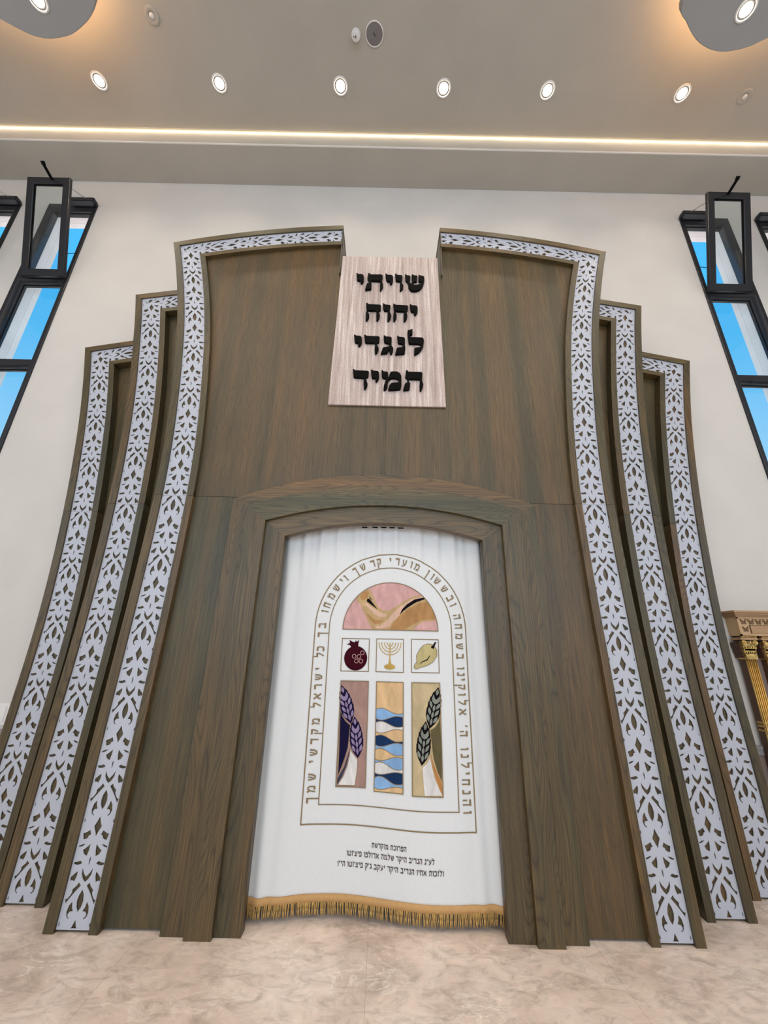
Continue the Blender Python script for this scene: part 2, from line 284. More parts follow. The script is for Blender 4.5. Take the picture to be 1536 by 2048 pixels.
# measured outlines (metres, X and Z)
SIGN = [[[(0.161,5.15),(0.17,5.152),(0.177,5.139),(0.205,5.137),(0.212,5.128),(0.212,5.1),(0.207,5.064),(0.202,5.058),(0.217,5.027),(0.224,5.027),(0.234,5.061),(0.23,5.1),(0.228,5.144),(0.233,5.154),(0.248,5.141),(0.277,5.138),(0.283,5.128),(0.277,5.062),(0.252,5.059),(0.234,5.016),(0.252,5.011),(0.287,5.015),(0.319,5.03),(0.334,5.05),(0.325,5.062),(0.3,5.063),(0.297,5.086),(0.297,5.14),(0.301,5.15),(0.316,5.139),(0.344,5.134),(0.352,5.116),(0.35,5.064),(0.342,5.025),(0.327,4.985),(0.303,4.954),(0.274,4.937),(0.228,4.936),(0.211,4.951),(0.196,4.982),(0.193,5.028),(0.182,5.053),(0.166,5.075),(0.164,5.114)]],[[(0.061,5.159),(0.067,5.159),(0.08,5.142),(0.123,5.139),(0.133,5.127),(0.133,5.105),(0.128,5.066),(0.128,5.034),(0.141,5.003),(0.138,4.964),(0.115,4.935),(0.11,4.938),(0.11,5.002),(0.115,5.05),(0.11,5.061),(0.073,5.066),(0.068,5.084),(0.064,5.123)]],[[(-0.036,5.156),(-0.031,5.156),(-0.017,5.14),(0.021,5.139),(0.033,5.13),(0.039,5.107),(0.038,5.063),(0.029,5.031),(0.016,5.019),(0.01,5.031),(0.011,5.054),(-0.019,5.061),(-0.026,5.077),(-0.033,5.116)]],[[(-0.21,5.157),(-0.203,5.159),(-0.186,5.139),(-0.079,5.141),(-0.067,5.131),(-0.065,5.112),(-0.07,5.076),(-0.071,5.04),(-0.06,5.009),(-0.062,4.974),(-0.08,4.935),(-0.086,4.938),(-0.087,4.989),(-0.084,5.028),(-0.089,5.059),(-0.179,5.061),(-0.183,5.049),(-0.183,5.029),(-0.174,5.018),(-0.176,4.955),(-0.182,4.947),(-0.216,4.942),(-0.229,4.934),(-0.233,4.94),(-0.231,4.957),(-0.221,5.008),(-0.217,5.018),(-0.199,5.027),(-0.198,5.056),(-0.214,5.079),(-0.216,5.091),(-0.211,5.131)]],[[(-0.329,5.155),(-0.324,5.155),(-0.308,5.14),(-0.276,5.141),(-0.262,5.132),(-0.255,5.106),(-0.254,5.062),(-0.262,5.038),(-0.273,5.02),(-0.279,5.026),(-0.284,5.044),(-0.274,5.058),(-0.314,5.061),(-0.321,5.084)]],[[(0.209,4.757),(0.215,4.757),(0.229,4.744),(0.268,4.743),(0.281,4.726),(0.281,4.675),(0.273,4.648),(0.258,4.628),(0.249,4.639),(0.252,4.665),(0.223,4.669),(0.215,4.689)]],[[(0.047,4.761),(0.053,4.761),(0.07,4.746),(0.181,4.742),(0.189,4.731),(0.184,4.68),(0.169,4.668),(0.183,4.618),(0.178,4.587),(0.159,4.548),(0.15,4.552),(0.148,4.609),(0.154,4.664),(0.148,4.67),(0.068,4.673),(0.057,4.68),(0.049,4.723)],[(0.053,4.659),(0.062,4.665),(0.08,4.619),(0.076,4.584),(0.059,4.546),(0.051,4.553),(0.049,4.614)]],[[(-0.054,4.761),(-0.048,4.761),(-0.029,4.746),(0.013,4.742),(0.019,4.73),(0.011,4.667),(0.027,4.617),(0.021,4.579),(0.001,4.546),(-0.006,4.551),(-0.006,4.62),(-0.002,4.659),(-0.007,4.673),(-0.037,4.674),(-0.048,4.697)]],[[(-0.217,4.763),(-0.21,4.763),(-0.191,4.747),(-0.08,4.743),(-0.074,4.731),(-0.076,4.68),(-0.093,4.672),(-0.099,4.656),(-0.082,4.618),(-0.085,4.587),(-0.102,4.549),(-0.112,4.552),(-0.114,4.602),(-0.111,4.656),(-0.12,4.673),(-0.192,4.673),(-0.207,4.677),(-0.215,4.723)],[(-0.212,4.657),(-0.201,4.663),(-0.185,4.615),(-0.187,4.584),(-0.204,4.546),(-0.213,4.549),(-0.215,4.614)]],[[(0.188,4.436),(0.207,4.439),(0.23,4.451),(0.23,4.396),(0.225,4.385),(0.204,4.383),(0.203,4.371),(0.214,4.353),(0.321,4.352),(0.334,4.337),(0.337,4.307),(0.33,4.252),(0.312,4.209),(0.283,4.172),(0.249,4.152),(0.25,4.222),(0.257,4.229),(0.303,4.239),(0.314,4.254),(0.306,4.272),(0.279,4.28),(0.204,4.279),(0.197,4.288),(0.187,4.395)]],[[(0.089,4.365),(0.097,4.363),(0.109,4.353),(0.148,4.351),(0.16,4.336),(0.159,4.25),(0.164,4.229),(0.158,4.169),(0.149,4.16),(0.089,4.155),(0.076,4.15),(0.074,4.158),(0.086,4.218),(0.093,4.227),(0.139,4.235),(0.143,4.259),(0.136,4.277),(0.102,4.281),(0.094,4.3)]],[[(-0.038,4.367),(-0.03,4.366),(-0.018,4.354),(0.026,4.352),(0.036,4.338),(0.035,4.25),(0.052,4.22),(0.048,4.184),(0.036,4.154),(0.028,4.16),(0.016,4.213),(-0.007,4.162),(-0.043,4.159),(-0.056,4.15),(-0.059,4.157),(-0.043,4.221),(-0.035,4.227),(0.016,4.24),(0.02,4.252),(0.018,4.271),(0.01,4.278),(-0.026,4.285),(-0.034,4.309)]],[[(-0.221,4.371),(-0.215,4.37),(-0.198,4.357),(-0.086,4.354),(-0.078,4.345),(-0.082,4.289),(-0.101,4.28),(-0.101,4.258),(-0.084,4.219),(-0.087,4.192),(-0.105,4.155),(-0.113,4.159),(-0.119,4.209),(-0.115,4.264),(-0.121,4.279),(-0.203,4.278),(-0.211,4.289)]],[[(-0.317,4.369),(-0.311,4.367),(-0.296,4.357),(-0.259,4.355),(-0.246,4.34),(-0.242,4.291),(-0.248,4.26),(-0.262,4.237),(-0.273,4.246),(-0.271,4.275),(-0.3,4.28),(-0.308,4.295)]],[[(0.172,3.972),(0.18,3.974),(0.194,3.957),(0.309,3.957),(0.318,3.945),(0.313,3.865),(0.325,3.826),(0.319,3.793),(0.302,3.756),(0.295,3.762),(0.294,3.82),(0.299,3.87),(0.292,3.88),(0.201,3.882),(0.196,3.873),(0.196,3.842),(0.209,3.832),(0.203,3.773),(0.192,3.764),(0.159,3.761),(0.15,3.756),(0.149,3.766),(0.162,3.827),(0.171,3.836),(0.185,3.839),(0.185,3.879),(0.165,3.901),(0.172,3.946)]],[[(-0.049,3.969),(-0.043,3.968),(-0.031,3.955),(0.002,3.953),(0.009,3.936),(0.009,3.894),(0.017,3.894),(0.03,3.945),(0.041,3.956),(0.088,3.957),(0.114,3.942),(0.127,3.911),(0.129,3.815),(0.122,3.776),(0.104,3.764),(0.021,3.757),(0.015,3.763),(0.025,3.807),(0.043,3.833),(0.115,3.842),(0.103,3.871),(0.08,3.886),(0.047,3.886),(0.022,3.874),(0.007,3.84),(0.006,3.796),(-0.002,3.773),(-0.023,3.755),(-0.027,3.764),(-0.024,3.806),(-0.008,3.862),(-0.011,3.882),(-0.037,3.887),(-0.045,3.912)]],[[(-0.145,3.972),(-0.139,3.971),(-0.123,3.96),(-0.085,3.958),(-0.074,3.943),(-0.071,3.897),(-0.078,3.866),(-0.092,3.844),(-0.101,3.851),(-0.098,3.881),(-0.133,3.884),(-0.139,3.91)]],[[(-0.308,3.975),(-0.301,3.973),(-0.288,3.96),(-0.172,3.957),(-0.166,3.949),(-0.169,3.895),(-0.189,3.887),(-0.19,3.869),(-0.173,3.819),(-0.176,3.796),(-0.193,3.761),(-0.201,3.768),(-0.206,3.818),(-0.205,3.874),(-0.209,3.883),(-0.289,3.886),(-0.3,3.894)]]]
ART = {'tan':[(-0.203,1.975),(-0.175,2.01),(-0.117,2.037),(-0.093,2.029),(-0.068,1.978),(-0.031,1.904),(0.004,1.877),(0.051,1.875),(0.102,1.901),(0.178,1.954),(0.248,1.99),(0.316,2.004),(0.353,1.964),(0.393,1.907),(0.42,1.835),(0.426,1.81),(0.322,1.797),(0.281,1.777),(0.235,1.733),(-0.069,1.73),(-0.097,1.78),(-0.14,1.862),(-0.171,1.924),(-0.192,1.932)],'band':[(-0.05,1.753),(-0.016,1.759),(0.018,1.782),(0.046,1.81),(0.091,1.862),(0.155,1.919),(0.224,1.964),(0.312,1.989),(0.324,1.98),(0.236,1.944),(0.184,1.909),(0.138,1.84),(0.086,1.795),(0.058,1.756),(0.007,1.741),(-0.027,1.74)],'band2':[(-0.154,1.924),(-0.113,1.925),(-0.077,1.897),(-0.03,1.87),(0.005,1.854),(0.04,1.849),(0.028,1.827),(-0.018,1.826),(-0.064,1.853),(-0.112,1.902)],'brown':[(0.138,1.837),(0.207,1.892),(0.294,1.939),(0.359,1.952),(0.393,1.902),(0.417,1.818),(0.322,1.811),(0.247,1.781),(0.173,1.736),(0.059,1.732),(0.092,1.784)],'brown2':[(-0.122,1.857),(-0.093,1.835),(-0.057,1.808),(-0.023,1.803),(0.017,1.804),(-0.016,1.776),(-0.051,1.772),(-0.083,1.797),(-0.104,1.824)],'mouth':[(-0.174,1.981),(-0.152,2.013),(-0.117,2.022),(-0.104,2.006),(-0.115,1.971),(-0.143,1.947),(-0.167,1.958)],'blk1':[(-0.115,1.965),(-0.097,1.96),(-0.031,1.881),(-0.12,1.942)],'blk1b':[(-0.104,1.985),(-0.07,1.946),(-0.097,1.965)],'blk2':[(0.138,1.843),(0.155,1.885),(0.195,1.926),(0.254,1.964),(0.33,1.983),(0.342,1.974),(0.265,1.942),(0.207,1.906),(0.166,1.874)],'crown':[(-0.219,1.596),(-0.235,1.617),(-0.26,1.622),(-0.235,1.633),(-0.24,1.654),(-0.222,1.644),(-0.202,1.637),(-0.188,1.653),(-0.185,1.64),(-0.166,1.656),(-0.171,1.632),(-0.174,1.597)],'etrog':[(0.348,1.64),(0.393,1.636),(0.42,1.596),(0.419,1.554),(0.39,1.512),(0.345,1.485),(0.289,1.469),(0.262,1.457),(0.244,1.468),(0.248,1.489),(0.265,1.51),(0.262,1.551),(0.285,1.594),(0.314,1.626)],'etstem':[(0.41,1.653),(0.414,1.647),(0.399,1.617),(0.395,1.602),(0.374,1.611),(0.375,1.619),(0.392,1.63),(0.401,1.649)],'etline':[(0.368,1.556),(0.346,1.522),(0.306,1.508),(0.29,1.492),(0.287,1.494),(0.304,1.513),(0.34,1.527),(0.363,1.556)],'navy':[(-0.283,1.177),(-0.263,1.133),(-0.239,1.103),(-0.205,1.079),(-0.211,1.004),(-0.215,0.938),(-0.24,0.855),(-0.28,0.757),(-0.28,0.776),(-0.28,0.902),(-0.284,1.099)],'sliver':[(-0.204,0.939),(-0.207,0.894),(-0.224,0.82),(-0.249,0.761),(-0.281,0.712),(-0.281,0.748),(-0.238,0.82),(-0.215,0.893)],'white1':[(-0.2,0.935),(-0.188,0.913),(-0.145,0.866),(-0.146,0.794),(-0.158,0.709),(-0.281,0.709),(-0.242,0.764),(-0.217,0.83),(-0.205,0.887)],'olive':[(0.428,1.173),(0.413,1.123),(0.388,1.09),(0.352,1.069),(0.359,0.996),(0.372,0.895),(0.397,0.819),(0.435,0.739),(0.44,0.83),(0.434,0.964),(0.429,1.137)],'orange':[(0.354,0.928),(0.367,0.845),(0.392,0.767),(0.428,0.691),(0.438,0.701),(0.437,0.732),(0.405,0.797),(0.375,0.862),(0.361,0.911)],'white3':[(0.352,0.931),(0.345,0.904),(0.326,0.871),(0.294,0.844),(0.299,0.762),(0.307,0.681),(0.432,0.686),(0.41,0.726),(0.381,0.79),(0.364,0.855),(0.355,0.898)]}
EARS = {'e1':[(-0.283,1.34),(-0.202,1.087)],'e2':[(-0.179,1.135),(-0.144,0.874)],'e3':[(0.422,1.343),(0.351,1.076)],'e4':[(0.326,1.124),(0.293,0.854)]}
PTS = {'pom':(-0.188,1.526),'pomr':(-0.102,1.528),'men':(0.067,1.639),'menr':(0.15,1.641),'mbl':(0.027,1.471),'mbr':(0.108,1.473),'mb':(0.069,1.455),'s1':(0.068,1.49)}
RINGS = [(-0.2,1.539),(-0.164,1.537),(-0.139,1.564),(-0.182,1.506),(-0.148,1.506)]
WAVES = [(1.195,1.161),(1.118,1.146),(1.11,1.078),(1.037,1.064),(1.025,0.988),(0.954,0.979),(0.942,0.904),(0.868,0.894),(0.86,0.82),(0.787,0.806),(0.776,0.735),(0.7,0.722)]
LET = [('ו',0.603,0.597),('ה',0.603,0.65),('נ',0.6,0.707),('ח',0.598,0.764),('י',0.609,0.815),('ל',0.596,0.862),('נ',0.591,0.916),('ו',0.592,0.958),('ה',0.592,1.05),("'",0.605,1.097),('א',0.585,1.184),('ל',0.584,1.246),('ו',0.588,1.298),('ק',0.582,1.346),('י',0.595,1.397),('נ',0.586,1.432),('ו',0.586,1.473),('ב',0.584,1.556),('ש',0.584,1.626),('מ',0.584,1.697),('ח',0.583,1.769),('ה',0.573,1.839),('ו',0.547,1.928),('ב',0.518,1.974),('ש',0.486,2.05),('ש',0.436,2.117),('ו',0.401,2.151),('ן',0.359,2.172),('מ',0.276,2.223),('ו',0.229,2.237),('ע',0.174,2.253),('ד',0.117,2.257),('י',0.059,2.266),('ק',-0.028,2.241),('ד',-0.08,2.235),('ש',-0.158,2.206),('ך',-0.216,2.172),('ו',-0.293,2.121),('י',-0.328,2.101),('ש',-0.361,2.039),('מ',-0.394,1.974),('ח',-0.417,1.903),('ו',-0.441,1.858),('ב',-0.454,1.754),('ך',-0.449,1.687),('כ',-0.453,1.586),('ל',-0.455,1.542),('י',-0.465,1.445),('ש',-0.45,1.389),('ר',-0.45,1.323),('א',-0.449,1.261),('ל',-0.453,1.203),('מ',-0.447,1.097),('ק',-0.439,1.033),('ד',-0.45,0.972),('ש',-0.446,0.904),('י',-0.459,0.847),('ש',-0.448,0.756),('מ',-0.448,0.686),('ך',-0.452,0.621)]
# ------------------------------------------------------------------ room shell
YW, ZS, ZC, YC = 3.5, 7.572, 7.836, 3.058
WINS = {1: (-4.54, -3.90), 2: (-5.55, -4.915), 3: (3.845, 4.485), 4: (4.853, 5.49)}
ZT, ZB = 7.08, 1.945
TR = [(ZT, 5.765), (5.765, 4.50), (4.50, 3.23), (3.23, ZB)]
rect = lambda x0, x1, z0, z1: [(x0, z0), (x1, z0), (x1, z1), (x0, z1)]
def struct(o, label=None):
    o['kind'] = 'structure'
    return o
struct(flat('wall_front', [rect(-7.5, 7.5, 0, 8.3)] + [rect(a, b, ZB, ZT) for a, b in WINS.values()], YW, .20, M['wall']))
struct(boxes('wall_left', [(-7.7, -7.5, -7.2, 3.70, 0, 8.3)], M['wall'])); struct(boxes('wall_right', [(7.5, 7.7, -7.2, 3.70, 0, 8.3)], M['wall']))
struct(boxes('wall_back', [(-7.7, 7.7, -7.4, -7.2, 0, 8.3)], M['wall']))
struct(boxes('floor', [(-7.7, 7.7, -7.4, 3.70, -.12, 0)], M['floor']))
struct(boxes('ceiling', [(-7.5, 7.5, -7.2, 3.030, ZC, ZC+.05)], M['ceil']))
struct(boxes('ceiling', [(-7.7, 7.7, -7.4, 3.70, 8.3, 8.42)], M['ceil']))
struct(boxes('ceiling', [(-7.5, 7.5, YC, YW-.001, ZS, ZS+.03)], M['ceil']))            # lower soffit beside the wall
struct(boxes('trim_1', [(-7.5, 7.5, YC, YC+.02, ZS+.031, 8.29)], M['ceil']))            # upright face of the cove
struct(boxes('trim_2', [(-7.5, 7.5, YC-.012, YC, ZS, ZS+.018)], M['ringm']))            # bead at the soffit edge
for s, n in ((-1, 3), (1, 4)):
    x0, x1 = sorted((s*2.95, s*7.5))
    struct(boxes('trim_%d' % n, [(x0, x1, YW-.022, YW-.001, .865, .925), (x0, x1, YW-.030, YW-.001, .905, .93)], M['rail']))
    struct(boxes('trim_%d' % (n+2), [(x0, x1, YW-.012, YW-.001, .0, .864)], M['wains']))
led = boxes('cove_light_strip', [(-7.4, 7.4, 3.034, 3.040, ZC+.020, ZC+.034)], M['led'])
tag(led, 'glowing warm light strip running along the cove between ceiling and soffit', 'light strip')
lamp('cove_glow', 'AREA', (0, 3.036, ZC+.012), (R(14), 0, 0), 17, (1, .84, .60), shape='RECTANGLE', size=14.6, size_y=.008)

# ------------------------------------------------------------------ windows
HY, HZ, TILT, SL = 3.462, 5.735, R(16.6), 1.225
def window(n, x0, x1, opened=True):
    root = bpy.data.objects.new('window_%d' % n, None); root.location = ((x0+x1)/2, YW, ZB); link(root); root['kind'] = 'structure'
    fw = .042
    holes = [rect(x0+fw, x1-fw, b+.036, t-(.075 if i == 0 else .036)) for i, (t, b) in enumerate(TR)]
    flat('window_frame', [rect(x0+.002, x1-.002, ZB+.002, ZT-.002)] + holes, YW-.018, .125, M['frame'], root, bev=.004)
    flat('glazing_bead', [rect(x0+fw, x1-fw, b+.036, t-.036) for (t, b) in TR[1:]] + [rect(x0+fw+.014, x1-fw-.014, b+.05, t-.05) for (t, b) in TR[1:]], YW+.068, .02, M['frame'], root)
    for t, b in TR[1:]: flat('pane', [rect(x0+fw, x1-fw, b+.036, t-.036)], YW+.085, .008, M['glass'], root)
    flat('outer_reveal', [rect(x0-.03, x1+.03, ZB-.03, ZT+.03), rect(x0+.036, x1-.036, ZB+.036, 7.035)], YW+.202, .07, M['render'], root)
    flat('outer_reveal', [rect(x0+.001, x1-.001, ZB+.001, ZT-.001), rect(x0+.036, x1-.036, ZB+.036, 7.035)], YW+.112, .088, M['render'], root)
    # head bars over the opened light
    boxes('head_rail', [(x0+fw, x1-fw, YW+.02, YW+.10, ZT-.080, ZT-.070), (x0+fw, x1-fw, YW+.05, YW+.10, ZT-.092, ZT-.080)], M['frame'], root, bev=.004)
    # tilted sash: hinge along its bottom edge
    sx0, sx1 = (x0+.13, x1) if x0 < 0 else (x0, x1-.13)
    T = Matrix.Translation((0, HY, HZ)) @ Matrix.Rotation(TILT, 4, 'X')
    sw = .072
    me = flat_mesh([rect(sx0, sx1, 0, SL), rect(sx0+sw, sx1-sw, sw, SL-sw)], .045, .005)
    for v in me.vertices: x, y, z = v.co; v.co = T @ Vector((x, -.0225-z, y))
    me.materials.clear(); sash = fin('opened_sash', me, M['frame'], root); origin(sash, root)
    me = flat_mesh([rect(sx0+sw, sx1-sw, sw, SL-sw), rect(sx0+.014+sw, sx1-.014-sw, sw+.014, SL-sw-.014)], .02)
    for v in me.vertices: x, y, z = v.co; v.co = T @ Vector((x, -.021-z, y))
    me.materials.clear(); b_ = fin('sash_bead', me, M['black'], sash); origin(b_, root)
    bm = bmesh.new(); box(bm, sx0+sw, sx1-sw, -.027, -.019, sw, SL-sw, T); g_ = mesh_from('sash_pane', bm, M['glass']); g_.parent = sash; origin(g_, root)
    xc = (sx0+sx1)/2
    tp = T @ Vector((xc+(.05 if x0 < 0 else -.02), -.05, SL-.03))
    bm = bmesh.new(); bar(bm, tp, tp+Vector((0, -.15, .035)), .017, .014, 4); bar(bm, tp+Vector((0, -.13, .03)), tp+Vector((0, -.16, .05)), .022, .02, 6)
    mesh_from('sash_bracket', bm, M['black'], root)
    s = 1 if x0 < 0 else -1
    ax0, ax1 = sorted((xc-s*.06, xc+s*.27))
    boxes('window_opener', [(ax0, ax1, YW-.10, YW-.019, ZT-.055, ZT+.012)], M['frame'], root, bev=.008)
    q = T @ Vector((xc+s*.12, -.01, SL-.02))
    bm = bmesh.new(); bar(bm, (xc+s*.17, YW-.09, ZT-.01), q, .007, .007, 6); mesh_from('opener_chain', bm, M['steel'], root)
    bm = bmesh.new()
    xs = x1-fw-.004 if s > 0 else x0+fw+.004
    a = Vector((xs, YW-.004, HZ+.46)); c = T @ Vector((xs-s*.01, -.0, .30)); bar(bm, a, c, .008, .005, 4); bar(bm, c, T @ Vector((xs-s*.01, 0, .05)), .009, .005, 4)
    mesh_from('sash_stay', bm, M['black'], root)
    return root
for n, (a, b) in WINS.items(): window(n, a, b)

# ------------------------------------------------------------------ ceiling fittings
M['baffle'] = mat('fitting_baffle', (.16, .14, .12), .5)
def down(x, y, zc, label, grp):
    root = empty('recessed_downlight', label, 'ceiling light', (x, y, zc), grp)
    bm = bmesh.new(); lathe(bm, [(.088, 0), (.088, -.006), (.080, -.010), (.072, -.008), (.068, -.002), (.068, 0)], (x, y, zc), 40); mesh_from('trim_ring', bm, M['ringm'], root, True)
    bm = bmesh.new(); lathe(bm, [(.068, -.0025), (.052, -.001)], (x, y, zc), 40); mesh_from('inner_baffle', bm, M['baffle'], root)
    bm = bmesh.new(); lathe(bm, [(.0, -.016), (.038, -.014), (.050, -.007), (.051, 0)], (x, y, zc), 32); mesh_from('lit_lamp', bm, M['lamp'], root, True)
    l = lamp('downlight_beam', 'SPOT', (0, 0, -.03), (0, 0, 0), 62, (1, .84, .66), spot_size=R(110), spot_blend=.9, shadow_soft_size=.05); l.parent = root
    return root
pos = ['leftmost in the row over the ark', 'second from the left in the row over the ark', 'just left of the ceiling row centre', 'just right of the ceiling row centre', 'second from the right in the row over the ark', 'rightmost of the ceiling row']
K = .977
for i, x in enumerate((-3.548, -2.098, -.637, .607, 1.86, 3.486)):
    down(x*K, 2.662*K, ZC, 'round lit recessed ceiling spotlight, ' + pos[i], 'row of recessed ceiling spotlights')
def island(s, pts, lx, ly, label, l2):
    z0 = 7.5
    n = len(pts); dense = []
    for i in range(n):
        p0, p1, p2, p3 = (pts[(i+k) % n] for k in (-1, 0, 1, 2))
        for t in (0, .2, .4, .6, .8):
            dense.append(tuple(.5*((2*p1[j]) + (-p0[j]+p2[j])*t + (2*p0[j]-5*p1[j]+4*p2[j]-p3[j])*t*t + (-p0[j]+3*p1[j]-3*p2[j]+p3[j])*t**3) for j in (0, 1)))
    root = empty('suspended_ceiling_panel', label, 'ceiling panel', (lx, ly, z0))
    me = flat_mesh([dense], .10, .006)
    for v in me.vertices: v.co.z += z0+.05
    me.materials.clear(); o = fin('panel_body', me, M['island'], root); origin(o, root)
    cx = sum(p[0] for p in dense)/len(dense); cy = sum(p[1] for p in dense)/len(dense)
    sh = [(cx+(p[0]-cx)*.95, cy+(p[1]-cy)*.95) for p in dense]; sh2 = [(cx+(p[0]-cx)*.93, cy+(p[1]-cy)*.93) for p in dense]
    me = flat_mesh([sh, sh2], .02)
    for v in me.vertices: v.co.z += z0+.115
    me.materials.clear(); o = fin('light_strip', me, M['led2'], root); origin(o, root)
    bm = bmesh.new()
    for dx, dy in ((-.4, 0), (.4, .1), (0, -.5)): bar(bm, (cx+dx, cy+dy, z0+.1), (cx+dx, cy+dy, ZC), .01)
    mesh_from('hanger', bm, M['steel'], root)
    down(lx, ly, z0, l2, None)
M['led2'] = emit('panel_led', (1, .60, .30), 28)
rp_ = [(2.761, 1.811), (2.898, 1.949), (3.124, 2.079), (3.375, 2.135), (3.609, 2.107), (3.778, 2.036), (4.25, 1.80), (4.75, 1.40), (5.0, .95), (4.85, .50), (4.3, .25), (3.6, .35), (3.0, .75), (2.74, 1.3)]
lp_ = [(-3.977, 2.021), (-3.697, 2.138), (-3.406, 2.13), (-3.168, 2.052), (-2.996, 1.952), (-2.90, 1.80), (-2.86, 1.3), (-3.1, .75), (-3.7, .35), (-4.4, .25), (-4.95, .5), (-5.1, .95), (-4.85, 1.4), (-4.4, 1.78)]
island(1, rp_, 3.40, 1.86, 'grey rounded ceiling panel hung below the ceiling in the upper right corner', 'lit round spotlight set in the grey hanging panel at upper right')
island(-1, lp_[::-1], -3.49, 1.895, 'grey rounded ceiling panel hung below the ceiling in the upper left corner', 'lit round spotlight set in the grey hanging panel at upper left')
def sprinkler(x, y, label):
    root = empty('ceiling_sensor', label, 'ceiling sensor', (x, y, ZC))
    bm = bmesh.new(); lathe(bm, [(.075, 0), (.074, -.005), (.066, -.009), (.03, -.011), (.028, -.006), (0, -.006)], (x, y, ZC), 36); mesh_from('cover_plate', bm, M['ceil'], root, True)
    bm = bmesh.new(); lathe(bm, [(.026, -.006), (.024, -.016), (.0, -.018)], (x, y, ZC), 20); mesh_from('sensor_head', bm, M['ringm'], root, True)
sprinkler(-2.62*K, 2.141*K, 'small unlit round plate in the ceiling, left near the grey panel')
sprinkler(4.253*K, 2.677*K, 'small unlit round plate in the ceiling at far right of the spotlights')
x, y = -.424*K, 2.246*K
root = empty('smoke_detector', 'small white round smoke detector on the ceiling beside the speaker', 'smoke detector', (x, y, ZC))
bm = bmesh.new(); lathe(bm, [(.050, 0), (.050, -.014), (.045, -.016), (.045, -.022), (.048, -.024), (.044, -.040), (.036, -.045), (0, -.046)], (x, y, ZC), 36); mesh_from('housing', bm, M['white'], root, True)
bm = bmesh.new(); lathe(bm, [(.006, -.044), (.006, -.0475), (0, -.0475)], (x-.02, y, ZC), 12); box(bm, x-.003, x+.003, y-.012, y+.012, ZC-.049, ZC-.045); mesh_from('indicator', bm, M['black'], root)
x, y = -.22*K, 2.239*K
root = empty('ceiling_speaker', 'round grey ceiling speaker grille with pale rim', 'speaker', (x, y, ZC))
bm = bmesh.new(); lathe(bm, [(.098, 0), (.098, -.008), (.092, -.011), (.088, -.006)], (x, y, ZC), 48); mesh_from('rim', bm, M['ringm'], root, True)
M['grille'] = mat('speaker_mesh', (.19, .17, .165), .7)
bm = bmesh.new(); lathe(bm, [(.089, -.006), (.05, -.010), (0, -.011)], (x, y, ZC), 48); mesh_from('grille', bm, M['grille'], root, True)
bm = bmesh.new(); bar(bm, (x-.008, y-.014, ZC-.0125), (x+.008, y+.014, ZC-.0125), .004, .001, 4); mesh_from('badge', bm, M['black'], root)

# ------------------------------------------------------------------ the ark: curves shared by the tiers
L1 = [(0, 1.862), (.5, 1.849), (1, 1.842), (1.5, 1.832), (2, 1.820), (2.5, 1.816), (2.9, 1.820), (3.2, 1.834), (3.5, 1.857), (3.8, 1.888), (4.2, 1.935), (4.6, 1.995), (5.0, 2.08), (5.3, 2.153), (5.6, 2.235), (5.9, 2.325)]
L2t = [(0, 2.370), (.4, 2.360), (.8, 2.353), (1.12, 2.344), (1.5, 2.333), (2, 2.329), (2.33, 2.335), (2.7, 2.348), (3, 2.363), (3.48, 2.401), (3.72, 2.430), (3.94, 2.457), (4.16, 2.489), (4.39, 2.529), (4.65, 2.573), (4.89, 2.617), (5.1, 2.662), (5.4, 2.73)]
L3t = [(0, 2.880), (.76, 2.868), (1.2, 2.855), (1.68, 2.851), (2.02, 2.866), (2.29, 2.884), (2.51, 2.902), (2.73, 2.923), (3.05, 2.958), (3.3, 2.993), (3.62, 3.039), (3.91, 3.090), (4.13, 3.134), (4.37, 3.187), (4.6, 3.242), (4.9, 3.32)]
T1 = lambda x: 5.971-.0626*x*x
T2 = lambda x: 5.15+.187*(2.727-x)
T3 = lambda x: 4.64+.220*(3.31-x)
SEAM = 2.744
class Tier:
    def __init__(s, tab, top, y): s.tab = smooth_tab(tab); s.top = top; s.y = y
    def X(s, k, z): return itp(s.tab, z) + (.062, 0, -.203, -.258)[k]          # outer edge, lattice outer, lattice inner, inner edge
    def T(s, k, x): return s.top(x) - (0, .062, .243, .292)[k]
    def corner(s, k):
        z = 3.0
        while z < s.T(k, s.X(k, z)): z += .002
        return z
    def side(s, k, z0, z1, dz=.07):
        zc = s.corner(k); z1 = min(z1, zc); n = max(2, int((z1-z0)/dz)+1)
        return [(s.X(k, z0+(z1-z0)*i/n), z0+(z1-z0)*i/n) for i in range(n+1)]
    def topc(s, k, x0, dx=.07):
        xc = s.X(k, s.corner(k)); n = max(2, int((xc-x0)/dx)+1)
        return [(xc+(x0-xc)*i/n, s.T(k, xc+(x0-xc)*i/n)) for i in range(n+1)]
TI = [Tier(L1, T1, 2.925), Tier(L2t, T2, 3.155), Tier(L3t, T3, 3.395)]
ZK = [.056, .56, 1.07, 1.577, 2.082, 2.572, 3.078, 3.577, 4.063, 4.547, 5.035, 5.514, 6.0]
